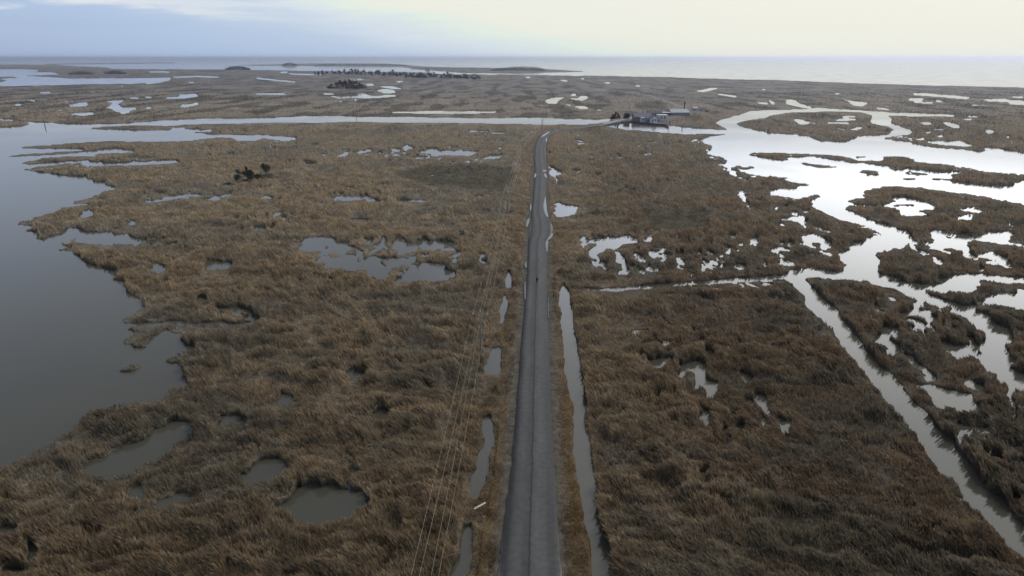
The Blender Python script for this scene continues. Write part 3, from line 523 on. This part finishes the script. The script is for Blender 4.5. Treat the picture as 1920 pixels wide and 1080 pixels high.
# ------------------------------------------------------------------ things
def mesh(name, bm, m, parent=None, smooth=False):
    me = bpy.data.meshes.new(name); bmesh.ops.recalc_face_normals(bm, faces=bm.faces); bm.to_mesh(me); bm.free()
    if smooth:
        for p in me.polygons: p.use_smooth = True
    me.materials.append(m); o = bpy.data.objects.new(name, me); LINK(o); o.parent = parent; return o
def thing(name, label, cat, loc, rz=0, group=None):
    o = bpy.data.objects.new(name, None); LINK(o); o.empty_display_size = .5; o.location = loc; o.rotation_euler = (0, 0, rz); return tag(o, label, cat, group)
def tag(o, label, cat, group=None):
    o['label'] = label; o['category'] = cat
    if group: o['group'] = group
    return o
def box(bm, x0, x1, y0, y1, z0, z1, bev=0):
    r = bmesh.ops.create_cube(bm, size=1)
    for v in r['verts']: v.co = (x0 if v.co.x < 0 else x1, y0 if v.co.y < 0 else y1, z0 if v.co.z < 0 else z1)
    if bev: bmesh.ops.bevel(bm, geom=list({e for v in r['verts'] for e in v.link_edges}), offset=bev, segments=1, affect='EDGES')
def tube(bm, pts, rads, k=8, caps=True):
    rings = []; pts = [Vector(p) for p in pts]
    for i, p in enumerate(pts):
        d = (pts[min(i+1, len(pts)-1)]-pts[max(i-1, 0)]).normalized(); a = d.orthogonal().normalized(); b_ = d.cross(a)
        if i and (a.dot(pa) < .99): a = (pa-d*pa.dot(d)).normalized(); b_ = d.cross(a)
        pa = a; rings.append([bm.verts.new(p+(a*math.cos(2*math.pi*j/k)+b_*math.sin(2*math.pi*j/k))*rads[i]) for j in range(k)])
    for r0, r1 in zip(rings[:-1], rings[1:]):
        for j in range(k): bm.faces.new([r0[j], r0[(j+1) % k], r1[(j+1) % k], r1[j]])
    if caps: bm.faces.new(rings[0]); bm.faces.new(rings[-1][::-1])
def at(px, py, z=None):
    X, Y = unproj(px, py, .4)
    if z is None: z = max(gh(X, Y), .05); X, Y = unproj(px, py, z)
    return X, Y, z
def ppm(Y): return FPX/(Y*CP+HC*SP)
m_wood = noisy('weathered_wood', (.20,.175,.15), .9, 6, .4, stretch=(3,3,.4)); m_dkwood = noisy('creosoted_wood', (.055,.048,.042), .9, 5, .4)
m_wire = mat('aluminium_wire', (.30,.27,.22), .7); m_ins = mat('pale_porcelain', (.72,.70,.66), .3)
# ---- utility poles and wires
PB = [(902,682),(952,412),(979,299),(1016,247.5),(1157,223),(1179,220),(1205,214.5),(1258,209)]
PLAB = ['nearest tall wooden pole, its crossarm clear of the reeds left of the road','second wooden pole along the road, beside the dark cut patch of marsh','third wooden pole from the viewer, left of where the road narrows',
 'thin pole standing where the road bends before the straight channel','pole behind the three small cedars by the causeway','tallest pole at the causeway, beside the round dark cedar','short pole rising behind the long slate coloured building','pole behind the pale block building, near the grey metal shed']
tops = []
line = []
for i, (px, py) in enumerate(PB):
    X, Y, z = at(px, py); line.append(Vector((X, Y, z)))
for i, p in enumerate(line):
    a = line[max(i-1, 0)]; b_ = line[min(i+1, 3 if i < 4 else 7)] if i != 4 else line[5]
    d = (b_-a); az = math.atan2(d.y, d.x)-math.pi/2 if d.length > 1 else 0
    hgt = [10.6,10.4,10.6,9.5,9.,12.5,7.5,7.5][i]
    root = thing('utility_pole', PLAB[i], 'pole', p, az, 'utility poles following the road')
    bm = bmesh.new(); tube(bm, [(0,0,-.6),(0,0,hgt*.5),(0,0,hgt)], [.25,.23,.2] if i > 3 else [.19,.165,.13], 10); mesh('post', bm, m_wood, root, True)
    bm = bmesh.new(); box(bm, -1.45, 1.45, .135, .26, hgt-.75, hgt-.62, .01); mesh('crossarm', bm, m_wood, root)
    bm = bmesh.new()
    for s in (-1, 1): tube(bm, [(0,.2,hgt-1.5),(s*.8,.2,hgt-.76)], [.03,.03], 5)
    mesh('brace', bm, m_wood, root)
    tp = []
    for sx_, zz_ in ((-1.35, hgt-.62), (0, hgt), (1.35, hgt-.62)):
        yy = .2 if sx_ else 0
        bm = bmesh.new(); tube(bm, [(sx_,yy,zz_),(sx_,yy,zz_+.08),(sx_,yy,zz_+.10),(sx_,yy,zz_+.20),(sx_,yy,zz_+.26)], [.03,.03,.10,.11,.05], 8); mesh('insulator', bm, m_ins, root)
        c, s_ = math.cos(az), math.sin(az); tp.append(p+Vector((sx_*c-yy*s_, sx_*s_+yy*c, zz_+.28)))
    bm = bmesh.new(); tube(bm, [(-.14,0,hgt-3.2),(-.26,0,hgt-3.2),(-.30,0,hgt-3.15)], [.03,.05,.04], 6); mesh('cable_bracket', bm, m_ins, root)
    c, s_ = math.cos(az), math.sin(az); tp.append(p+Vector((-.3*c, -.3*s_, hgt-3.1))); tops.append(tp)
back = Vector((-10.3, -6, .5)); bt = [back+Vector((dx, 0, dz)) for dx, dz in ((-1.15,9.9),(-.55,10.6),(1.35,9.9),(.55,8.4))]
WL = ['left outer power wire sagging toward the near left corner','middle power wire carried on the pole tops','right outer power wire, the one nearest the road','lower telephone wire slung beneath the crossarms']
for k in range(4):
    pts = []; seq = [bt[k]]+[t[k] for t in tops[:5]]
    for a, b_ in zip(seq[:-1], seq[1:]):
        n = 22; sag = (b_-a).length*.011*(1+.3*(k == 3))
        for j in range(n+(b_ is seq[-1])): t = j/n; q_ = a.lerp(b_, t); q_.z -= 4*sag*t*(1-t); pts.append(q_)
    bm = bmesh.new(); tube(bm, pts, [max(.014, .00011*math.hypot(p.y, 55)) for p in pts], 5); o = mesh('power_wire', bm, m_wire, None, True); tag(o, WL[k], 'wire', 'wires along the utility poles')
# ---- trees
def leafm(name, c):
    return noisy(name, c, 1., 1.2, .45, coord='Object')
m_cedar = leafm('cedar_foliage', (.035,.042,.026)); m_far = leafm('far_foliage', (.030,.034,.030)); m_bare = leafm('bare_twigs', (.085,.070,.062)); m_bark = noisy('bark', (.09,.07,.055), .95, 4, .3)
def crown_bm(rs, lumps, n, leaf):
    bm = bmesh.new()
    for _ in range(n):
        cx, cy, cz, rx, ry, rz_ = lumps[rs.randrange(len(lumps))]
        d = Vector((rs.gauss(0,1), rs.gauss(0,1), rs.gauss(0,1))).normalized()*(rs.random()**.45)
        c = Vector((cx+d.x*rx, cy+d.y*ry, cz+d.z*rz_)); s = leaf*rs.uniform(.6, 1.5)
        a = Vector((rs.gauss(0,1), rs.gauss(0,1), rs.gauss(0,1))).normalized(); b_ = a.orthogonal().normalized()
        bm.faces.new([bm.verts.new(c+a*s), bm.verts.new(c-a*s*.4+b_*s*.6), bm.verts.new(c-a*s*.4-b_*s*.6)])
    return bm
def trunk_bm(rs, h, r, w_, limbs=5):
    bm = bmesh.new(); tube(bm, [(0,0,-.4),(rs.uniform(-.1,.1)*r,0,h*.4),(0,0,h*.85)], [r, r*.75, r*.25], 7)
    for i in range(limbs):
        a = rs.uniform(0, 6.28); z0 = h*rs.uniform(.25,.6); tube(bm, [(0,0,z0),(math.cos(a)*w_*.25, math.sin(a)*w_*.25, z0+h*.12),(math.cos(a)*w_*.42, math.sin(a)*w_*.42, z0+h*.22)], [r*.4, r*.25, r*.1], 5)
    return bm
def tree(kind, label, px, py, h, wd, sd, m=m_cedar, n=900, leaf=.22, group=None, low=.12, shape='round'):
    rs = random.Random(sd); X, Y, z = at(px, py); root = thing(kind, label, 'tree', (X, Y, z-.1), rs.uniform(0, 6), group)
    mesh('trunk', trunk_bm(rs, h, max(.09, h*.028), wd), m_bark, root)
    lumps = []
    for i in range(9 if n > 300 else 5):
        t = rs.uniform(0, 1); zz_ = h*(low+(.92-low)*t)
        prof = math.sin(math.pi*min(1, (t*.8+.2)))**.6 if shape == 'round' else (1-t)**.8+.12
        a = rs.uniform(0, 6.28); r_ = wd*.5*prof; lumps.append((math.cos(a)*r_*.5, math.sin(a)*r_*.5, zz_, r_*.62, r_*.62, h*.17))
    mesh('crown', crown_bm(rs, lumps, n, leaf), m, root); return root
g = 'cedars standing in the open marsh'
tree('cedar_tree','small upright dark cedar, leftmost of the marsh clump',447,338.5,5.4,4.0,1,n=2200,leaf=.17,group=g)
tree('cedar_tree','widest dark cedar in the middle of the marsh clump',466,337.5,6.2,7.0,2,n=3600,leaf=.18,group=g)
tree('cedar_tree','isolated rounded cedar right of the marsh clump, set further back',498,329,6.4,6.4,3,n=3400,leaf=.18,group=g)
tree('low_shrub','low dark shrub between the widest cedar and the isolated one',483,336.5,2.6,5.0,4,n=1600,leaf=.17,low=.2)
tree('low_shrub','ragged dark scrub below and left of the cedar clump',431,348,1.5,6,44,n=900,leaf=.16,low=.2)
tree('low_shrub','pale grey brush spreading beneath the isolated cedar',503,335,2.4,9,45,m=m_bare,n=1800,leaf=.16,low=.1)
tree('low_shrub','grey brush along the front foot of the cedar clump',462,343,1.6,9,46,m=m_bare,n=1500,leaf=.15,low=.1)
g = 'small cedars beside the causeway'
tree('cedar_tree','left of three narrow cedars by the causeway railing',1148.5,224,6.0,4.4,5,n=1400,leaf=.36,group=g,shape='cone')
tree('cedar_tree','middle narrow cedar by the bridge, pointed top',1154,224,7.4,4.0,6,n=1400,leaf=.36,group=g,shape='cone')
tree('cedar_tree','right of three narrow cedars by the causeway railing',1159,224,6.2,4.6,7,n=1400,leaf=.36,group=g,shape='cone')
tree('cedar_tree','broad dark cedar with pointed top beside the causeway end',1174.5,223,8.8,6.4,8,n=3000,leaf=.36,group=g,shape='round')
tree('low_shrub','small round bush on the right verge where the road bends',1031.5,287,1.5,1.9,9,n=500,leaf=.13,low=.2)
rs = random.Random(11); g = 'bare trees of the thicket beyond the channel'
pos = ['at its left edge','left of centre and low','left of centre','near the middle, forked','near the middle, tallest','right of the tallest','right of centre','second from the right edge','at its right edge, low']
for i in range(9):
    x = [622,632,640,648,655,662,669,675,681][i]; h = [7,10,13,13.5,15,13,11,9,7][i]
    tree('bare_tree', 'grey leafless tree of the dense thicket, '+pos[i], x, 166+rs.uniform(-.6,.4), h*1.15, 17, 20+i, m=m_bare, n=2200, leaf=.55, group=g, low=.05)
# village on the far shore
cols = ['dark evergreen','greyish leafless','bushy dark']
vt = []
for i in range(50):
    x = 586+ (i+.5)*(905-586)/50+rs.uniform(-2.5, 2.5)
    if x < 640: h = rs.uniform(6, 10)
    elif x < 700: h = rs.uniform(9, 15)
    elif x < 840: h = rs.uniform(7, 15)
    else: h = rs.uniform(4, 8)
    base_y = 138.5+(x-586)*.030 - rs.uniform(0, 3.2) + (2.2 if x > 760 else 0)
    vt.append((x, base_y, h, h*rs.uniform(.75, 1.2)))
sp_ = [('left end of the village tree line',0),('left part of the village tree line',600),('tall left clump of the village trees',640),('middle of the village tree line',705),('among the houses of the village',765),('thin right end of the village trees',850)]
for i, (x, y, h, w_) in enumerate(vt):
    where = [s for s, x0 in sp_ if x >= x0][-1]; kind = 'conical evergreen' if i % 4 == 1 else 'bushy dark tree'
    tree('village_tree', f'distant {kind} in the {where}' if where.startswith(('left','tall','mid','thin')) else f'distant {kind} {where}', x, y, h*1.3, w_*1.1 if i % 4 == 1 else w_*1.7, 100+i, m=m_far, n=420, leaf=1.5, group='trees of the far village: '+where, low=.02, shape='cone' if i % 4 == 1 else 'round')
def wood(label, x0, x1, y, h0, n, sd, peak=.5):
    rs = random.Random(sd); bm = bmesh.new()
    X0_, Y0_ = unproj(x0, y, .4); X1_, Y1_ = unproj(x1, y, .4)
    for i in range(n):
        t = rs.random(); e = (math.sin(math.pi*t**(math.log(.5)/math.log(peak))))**.45; hh = 1.25*h0*e*rs.uniform(.65, 1.15); cx = X0_+(X1_-X0_)*t; cy = Y0_+(Y1_-Y0_)*t+rs.uniform(-25, 25); zz_ = rs.random()**.8*hh
        s = rs.uniform(.5, 1.3)*h0*.16; c = Vector((cx, cy, zz_+.3)); a = Vector((rs.gauss(0,1), rs.gauss(0,1), rs.gauss(0,1))).normalized(); b_ = a.orthogonal().normalized()
        bm.faces.new([bm.verts.new(c+a*s), bm.verts.new(c-a*s*.4+b_*s*.7), bm.verts.new(c-a*s*.4-b_*s*.7)])
    o = mesh('distant_wood', bm, m_far); o['kind'] = 'stuff'; tag(o, label, 'wood')
wood('dark wooded hummock at the shore left of the village', 424, 468, 131, 14, 1500, 1)
wood('small wooded islet standing out in the far bay', 530, 556, 123, 17, 800, 2)
wood('low dark tree belt beside the far left lake', 135, 172, 139.5, 9, 900, 3)
wood('second low tree belt, right of the far left lake edge', 199, 231, 139, 10, 900, 4)
wood('scattered bushes left of the wooded hummock', 368, 418, 135, 6, 500, 5)
wood('long dark wood on the headland right of the village', 918, 1022, 132.5, 14, 3000, 6, .62)
wood('faint strip of trees along the outer spit', 590, 770, 123.6, 14, 2500, 7, .4)
wood('thin line of scrub behind the village houses', 770, 920, 129.5, 8, 1500, 8)
# ---- houses
def wallm(name, c): return noisy(name, c, .85, 1.5, .14, stretch=(1,1,4))
m_glass = mat('window_glass', (.03,.035,.04), .15); m_white = mat('white_trim', (.62,.60,.58), .6); m_door = noisy('door_paint', (.12,.12,.13), .6, 3, .2)
def house(kind, label, x0, x1, py, wh, rise, dp, wc, rc_, gable='x', win=2, group=None, cat='building', door=True, over=.35, flatroof=False, zb=None):
    X, Y, z = at((x0+x1)/2, py, zb); wd = (x1-x0)/ppm(Y); hx = wd/2
    root = thing(kind, label, cat, (X, Y, z-.05), 0, group)
    bm = bmesh.new(); zt = wh
    if flatroof: box(bm, -hx, hx, 0, dp, -.3, wh)
    elif gable == 'x':
        A = [(-hx,0,-.3),(hx,0,-.3),(hx,dp,-.3),(-hx,dp,-.3),(-hx,0,wh),(hx,0,wh),(hx,dp,wh),(-hx,dp,wh),(-hx,dp/2,wh+rise),(hx,dp/2,wh+rise)]
        v = [bm.verts.new(p) for p in A]
        for f in [(0,1,5,4),(2,3,7,6),(1,2,6,9,5),(3,0,4,8,7),(0,3,2,1),(4,5,9,8),(6,7,8,9)]: bm.faces.new([v[i] for i in f])
    else:
        A = [(-hx,0,-.3),(hx,0,-.3),(hx,dp,-.3),(-hx,dp,-.3),(-hx,0,wh),(hx,0,wh),(hx,dp,wh),(-hx,dp,wh),(0,0,wh+rise),(0,dp,wh+rise)]
        v = [bm.verts.new(p) for p in A]
        for f in [(0,1,5,8,4),(2,3,7,9,6),(1,2,6,5),(3,0,4,7),(0,3,2,1),(5,6,9,8),(7,4,8,9)]: bm.faces.new([v[i] for i in f])
    mesh('wall', bm, wc, root)
    bm = bmesh.new(); th = .18; o_ = over; g_ = .03
    if flatroof: box(bm, -hx-o_, hx+o_, -o_, dp+o_, wh+.003, wh+.3)
    else:
        half = dp/2 if gable == 'x' else hx; sl = rise/half
        P = [(-half-o_, wh-sl*o_+g_), (0, wh+rise+g_), (half+o_, wh-sl*o_+g_)]
        up = [(a, c+th) for a, c in P]; ring = P+up[::-1]
        e0, e1 = ((-hx-o_, hx+o_) if gable == 'x' else (-o_, dp+o_))
        r0 = [bm.verts.new((e0, a+dp/2, c) if gable == 'x' else (a, e0, c)) for a, c in ring]; r1 = [bm.verts.new((e1, a+dp/2, c) if gable == 'x' else (a, e1, c)) for a, c in ring]
        for j in range(6): bm.faces.new([r0[j], r0[(j+1) % 6], r1[(j+1) % 6], r1[j]])
        bm.faces.new([r0[0], r0[1], r0[4], r0[5]]); bm.faces.new([r0[1], r0[2], r0[3], r0[4]]); bm.faces.new([r1[0], r1[1], r1[4], r1[5]]); bm.faces.new([r1[1], r1[2], r1[3], r1[4]])
    mesh('roof', bm, rc_, root)
    for i in range(win):
        cx = -hx+wd*(i+.5+(.25 if door else 0))/(win+(.5 if door else 0)); ww = min(.55, wd/(win+1)*.3)
        bm = bmesh.new(); box(bm, cx-ww-.1, cx+ww+.1, -.05, -.004, wh*.42-.1, wh*.8+.1); fr = mesh('window', bm, m_white, root)
        bm = bmesh.new(); box(bm, cx-ww, cx+ww, -.075, -.052, wh*.42, wh*.8); mesh('pane', bm, m_glass, fr)
    if door:
        bm = bmesh.new(); box(bm, -hx+.4, -hx+1.3, -.06, -.004, 0, min(2.1, wh*.85)); mesh('door', bm, m_door, root)
    return root
mr_dark = noisy('dark_roofing', (.055,.06,.07), .8, 2, .3); mr_slate = noisy('slate_roofing', (.105,.11,.135), .8, 2, .2); mr_pale = noisy('pale_roofing', (.45,.44,.46), .7, 1, .15); mr_metal = noisy('grey_sheet_metal', (.21,.225,.26), .6, .6, .15, stretch=(6,.3,1))
house('boat_house','long slate coloured building at the causeway end', 1189,1222,227.6,4.0,2.6,12,wallm('slate_siding',(.14,.155,.19)),mr_slate,win=4)
house('shed','pale blue-grey shed in front of the slate building',1202,1209.5,229.2,3.8,.4,5,wallm('bluish_siding',(.55,.60,.68)),mr_pale,win=1,flatroof=True,door=False)
house('shed','brownish grey cabin between the two palest buildings',1211.5,1220,230,3.6,1.6,6,wallm('taupe_siding',(.34,.31,.31)),mr_slate,win=1)
house('cottage','whitish gabled cottage facing the pool',1221,1231.5,230.8,4.2,2.0,9,wallm('white_siding',(.80,.77,.80)),mr_dark,gable='y',win=2)
house('warehouse','wide low warehouse with dark roof behind the white cottage',1217,1240,219.5,4.0,1.6,9,wallm('grey_siding',(.30,.30,.32)),mr_dark,win=3,over=.8)
house('block_building','pale flat-roofed block building with white roof edge, right of the cottage',1234,1251.5,227.2,5.2,.4,9,wallm('beige_block',(.55,.53,.51)),mr_pale,win=2,flatroof=True)
house('open_shed','dark low shed with pale roof edge behind the block building',1242,1263,216.5,2.6,.6,7,m_dkwood,mr_pale,win=0,flatroof=True,door=False,over=.9)
house('metal_shed','large plain grey metal shed furthest right in the boat yard',1259,1293,216.6,2.8,2.6,26,mr_metal,mr_metal,win=0,over=.2)
house('shed','small whitish hut right of the dark steel pipe',1300,1308,207.5,2.6,1.0,6,wallm('white_hut',(.52,.50,.50)),mr_pale,win=1)
house('shed','rightmost little whitish hut past the metal shed',1312,1321,208,2.8,1.2,6,wallm('whiter_hut',(.58,.57,.58)),mr_slate,win=1)
house('shed','tiny brown shack in the grass furthest to the right',1323.5,1328,210,2.0,.8,4,wallm('brown_hut',(.30,.24,.22)),mr_slate,win=0)
X, Y, z = at(1282.5, 207.3, .6); root = thing('steel_pipe','tall dark steel pipe standing behind the metal shed','pipe',(X, Y, z))
bm = bmesh.new(); tube(bm, [(0,0,-.3),(0,0,9.2),(0,0,9.3)], [.62,.62,.66], 14); mesh('shaft', bm, mat('dark_steel', (.035,.038,.045), .6), root)
bm = bmesh.new(); box(bm, -1.2, 1.2, -1.2, 1.2, -.2, .5); mesh('footing', bm, mr_pale, root)
# village houses
rs = random.Random(5); vc = [wallm('village_white',(.55,.54,.55)), wallm('village_grey',(.33,.34,.37)), wallm('village_tan',(.36,.30,.28))]; cn_ = ['white','grey','tan']
VH = [(757,143.5),(764,143),(790,142.5),(797,144.5),(806,141),(812,145),(820,143.5),(829,145.5),(838,145),(846,142),(853,145.5),(862,145),(871,143),(880,144.5),(889,143.5),(900,144),(802,132),(760,138.5)]
HP = ['leftmost in the village','second from the left, under tall trees','beside the tallest conical trees','in front of the tallest trees','just behind the tallest trees','in the dense middle row','in the middle row, half hidden','in the front row near the middle','right of the dense middle','set back behind the front row','in the front row, right of the dense trees','in the open right part','set back in the open right part','near the right end','third from the right end','rightmost in the village','on the shore behind the village','behind the leftmost house']
for i, (x, y) in enumerate(VH):
    k = i % 3; k = 0 if i in (16, 9) else k
    house('village_house', f'distant {cn_[k]} gabled house {HP[i]}', x-4.2, x+4.2, y, 4.5, 3., 9, vc[k], mr_slate if i % 2 else mr_dark, gable='xy'[i % 2], win=2, group='houses of the far village', cat='house')
# ---- bridge
D = [(1118,235.6,.95),(1132,231.6,1.1),(1150,227.6,1.3),(1170,223.2,1.4),(1190,219.2,1.4),(1205,216.6,1.2),(1222,214.2,1.),(1240,212,.85)]
bp_ = [Vector((*unproj(x, y, z), z)) for x, y, z in D]
A_, B__ = [], []
for i, p in enumerate(bp_):
    d = (bp_[min(i+1, len(bp_)-1)]-bp_[max(i-1, 0)]); d.z = 0; n_ = Vector((d.y, -d.x, 0)).normalized(); A_.append(p-n_*3.4); B__.append(p+n_*3.4)
o0 = Vector((bp_[3].x, bp_[3].y, 0)); bm0 = thing('causeway','grey causeway with pale rails between the channel and the boat yard pool','causeway', o0)
dk = strip('deck', [v-o0 for v in A_], [v-o0 for v in B__], noisy('causeway_paving', (.22,.215,.215), .85, .8, .25), thick=.9); dk.parent = bm0
for sgn, E in ((1, B__), (-1, A_)):
    ee = dens(E, 5)[2:-8]; bm = bmesh.new(); tube(bm, [p-o0+Vector((0,0,.85)) for p in ee], [.12]*len(ee), 4)
    for p in ee[::2]: q_ = p-o0; box(bm, q_.x-.09, q_.x+.09, q_.y-.09, q_.y+.09, q_.z-.1, q_.z+.8)
    mesh('railing', bm, mr_pale, bm0)
bm = bmesh.new(); ee = [Vector((*unproj(x, y, .3), 0)) for x, y in [(1124,238),(1136,235.2),(1150,232.4),(1165,230.2),(1178,229.4),(1189,229.2)]]
for p, q_ in zip(ee[:-1], ee[1:]):
    v = [bm.verts.new(c) for c in [(p.x, p.y, -1), (q_.x, q_.y, -1), (q_.x, q_.y, .95), (p.x, p.y, .95)]]; w_ = [bm.verts.new(Vector(k.co)+Vector((.1,.35,0))) for k in v]
    bm.faces.new(v); bm.faces.new(w_[::-1])
    for j in range(4): bm.faces.new([v[j], w_[j], w_[(j+1) % 4], v[(j+1) % 4]])
for v in bm.verts: v.co -= o0
mesh('bank_wall', bm, noisy('tarred_planks', (.07,.075,.08), .9, 1, .4, stretch=(4,1,.5)), bm0)
# bulkhead and pilings of the yard
bk = [Vector((*unproj(x, y, .6), 0)) for x, y in [(1188,229.8),(1200,231),(1221,233),(1246,234.4),(1253,237.5)]]
bm = bmesh.new()
for p, q_ in zip(bk[:-1], bk[1:]):
    d = (q_-p).normalized(); n_ = Vector((-d.y, d.x, 0))*.3
    v = [bm.verts.new(c) for c in [(*p.xy,-.8),(*q_.xy,-.8),(*q_.xy,1.35),(*p.xy,1.35)]]; w_ = [bm.verts.new(Vector(k.co)+n_) for k in v]
    bm.faces.new(v); bm.faces.new(w_[::-1])
    for j in range(4): bm.faces.new([v[j], w_[j], w_[(j+1) % 4], v[(j+1) % 4]])
    L_ = (q_-p).length; 
    for j in range(int(L_/2.2)): c = p+d*(j*2.2)-n_*.35; tube(bm, [(c.x, c.y, -1), (c.x, c.y, 1.7)], [.14,.13], 6)
tag(mesh('bulkhead', bm, m_dkwood), 'dark timber bulkhead along the pool in front of the sheds', 'bulkhead')
def stake(label, px, py, h, r=.14, cat='post'):
    X, Y = unproj(px, py, 0); root = thing('mooring_post', label, cat, (X, Y, 0))
    bm = bmesh.new(); tube(bm, [(0,0,-1.2),(.03,0,h*.6),(0,0,h)], [r, r*.9, r*.8], 8); mesh('post', bm, m_dkwood, root, True)
    bm = bmesh.new(); tube(bm, [(0,0,h),(0,0,h+.18)], [r*1.05, r*.2], 8); mesh('cap', bm, m_dkwood, root)
stake('dark post standing in the bay mouth at far left', 84.5, 237.5, 4.6, .28)
stake('short post at the far bank of the straight channel', 668, 222.5, 2.6, .25)
stake('post in the channel right of the boat yard pool', 1279, 241.5, 2.6, .3)
stake('stake at the channel edge behind the pole at the road bend', 1017.5, 231.5, 5.5, .16)
stake('tall reddish mooring post at the right corner of the bulkhead', 1254.5, 236.5, 5.5, .16)
stake('shorter mooring post in front of the bulkhead corner', 1252, 239.5, 3.0, .16)
# ---- boats drawn up in the yard are not legible; small clutter: drift boards
def board(label, px, py, L_, rz, m, w_=.28, th=.07):
    X, Y, z = at(px, py); root = thing('drift_board', label, 'board', (X, Y, z+.75), rz)
    bm = bmesh.new(); box(bm, -L_/2, L_/2, -w_/2, w_/2, 0, th, .012); mesh('plank', bm, m, root)
    bm = bmesh.new(); box(bm, -L_*.3, -L_*.3+.1, -w_/2-.03, w_/2+.03, th+.002, th+.05); mesh('batten', bm, m, root)
board('pale grey drift board lying on reeds left of the road', 900, 958, 1.9, .75, noisy('bleached_wood', (.42,.38,.32), .9, 4, .2))
board('dark plank at the edge of the near left ditch', 852, 1050, 1.7, .35, m_dkwood)
# ---- person walking on the road
X, Y = unproj(1007, 531.5, .84)
me = bpy.data.meshes.new('person'); J = {}; Vv = []; E = []; Rr = []
def j(n, x, y, z, r, par=None):
    J[n] = len(Vv); Vv.append((x, y, z)); Rr.append(r)
    if par: E.append((J[par], J[n]))
j('pel',0,0,.93,.145); j('waist',0,.01,1.08,.135,'pel'); j('chest',0,.02,1.30,.165,'waist'); j('neck',0,.03,1.47,.065,'chest'); j('head',0,.05,1.58,.085,'neck'); j('crown',0,.05,1.68,.085,'head'); j('nose',0,.14,1.60,.018,'head')
for s, f in ((-1, 1), (1, -1)):
    n = 'L' if s < 0 else 'R'
    j(n+'sh', s*.19,.02,1.38,.075,'chest'); j(n+'el', s*.25,-.10*f,1.12,.052,n+'sh'); j(n+'wr', s*.25,.06*f,.90,.038,n+'el'); j(n+'ha', s*.25,.12*f,.82,.035,n+'wr')
    j(n+'hip', s*.10,0,.86,.10,'pel'); j(n+'kn', s*.11,.16*f,.50,.068,n+'hip'); j(n+'an', s*.11,.24*f-.12*(f < 0),.10,.045,n+'kn'); j(n+'to', s*.12,.24*f-.12*(f < 0)+.17,.05,.035,n+'an')
me.from_pydata(Vv, E, []); person = bpy.data.objects.new('person', me); LINK(person)
md = person.modifiers.new('skin', 'SKIN'); 
for i, r_ in enumerate(Rr): me.skin_vertices[0].data[i].radius = (r_, r_)
me.skin_vertices[0].data[0].use_root = True
person.modifiers.new('sub', 'SUBSURF').levels = 2; person.modifiers['sub'].render_levels = 2
me.materials.append(noisy('dark_clothing', (.022,.023,.028), .9, 8, .3)); person.location = (X, Y, .845)
tag(person, 'person in dark clothes walking on the seam of the road', 'person')
rs = random.Random(2); bm = bmesh.new(); bmesh.ops.create_uvsphere(bm, u_segments=12, v_segments=8, radius=.105)
for v in bm.verts: v.co = (v.co.x, v.co.y*1.1+.03, v.co.z*.9+1.68+rs.uniform(-.006,.006))
mesh('hair', bm, mat('dark_hair', (.02,.016,.013), .7), person, True)
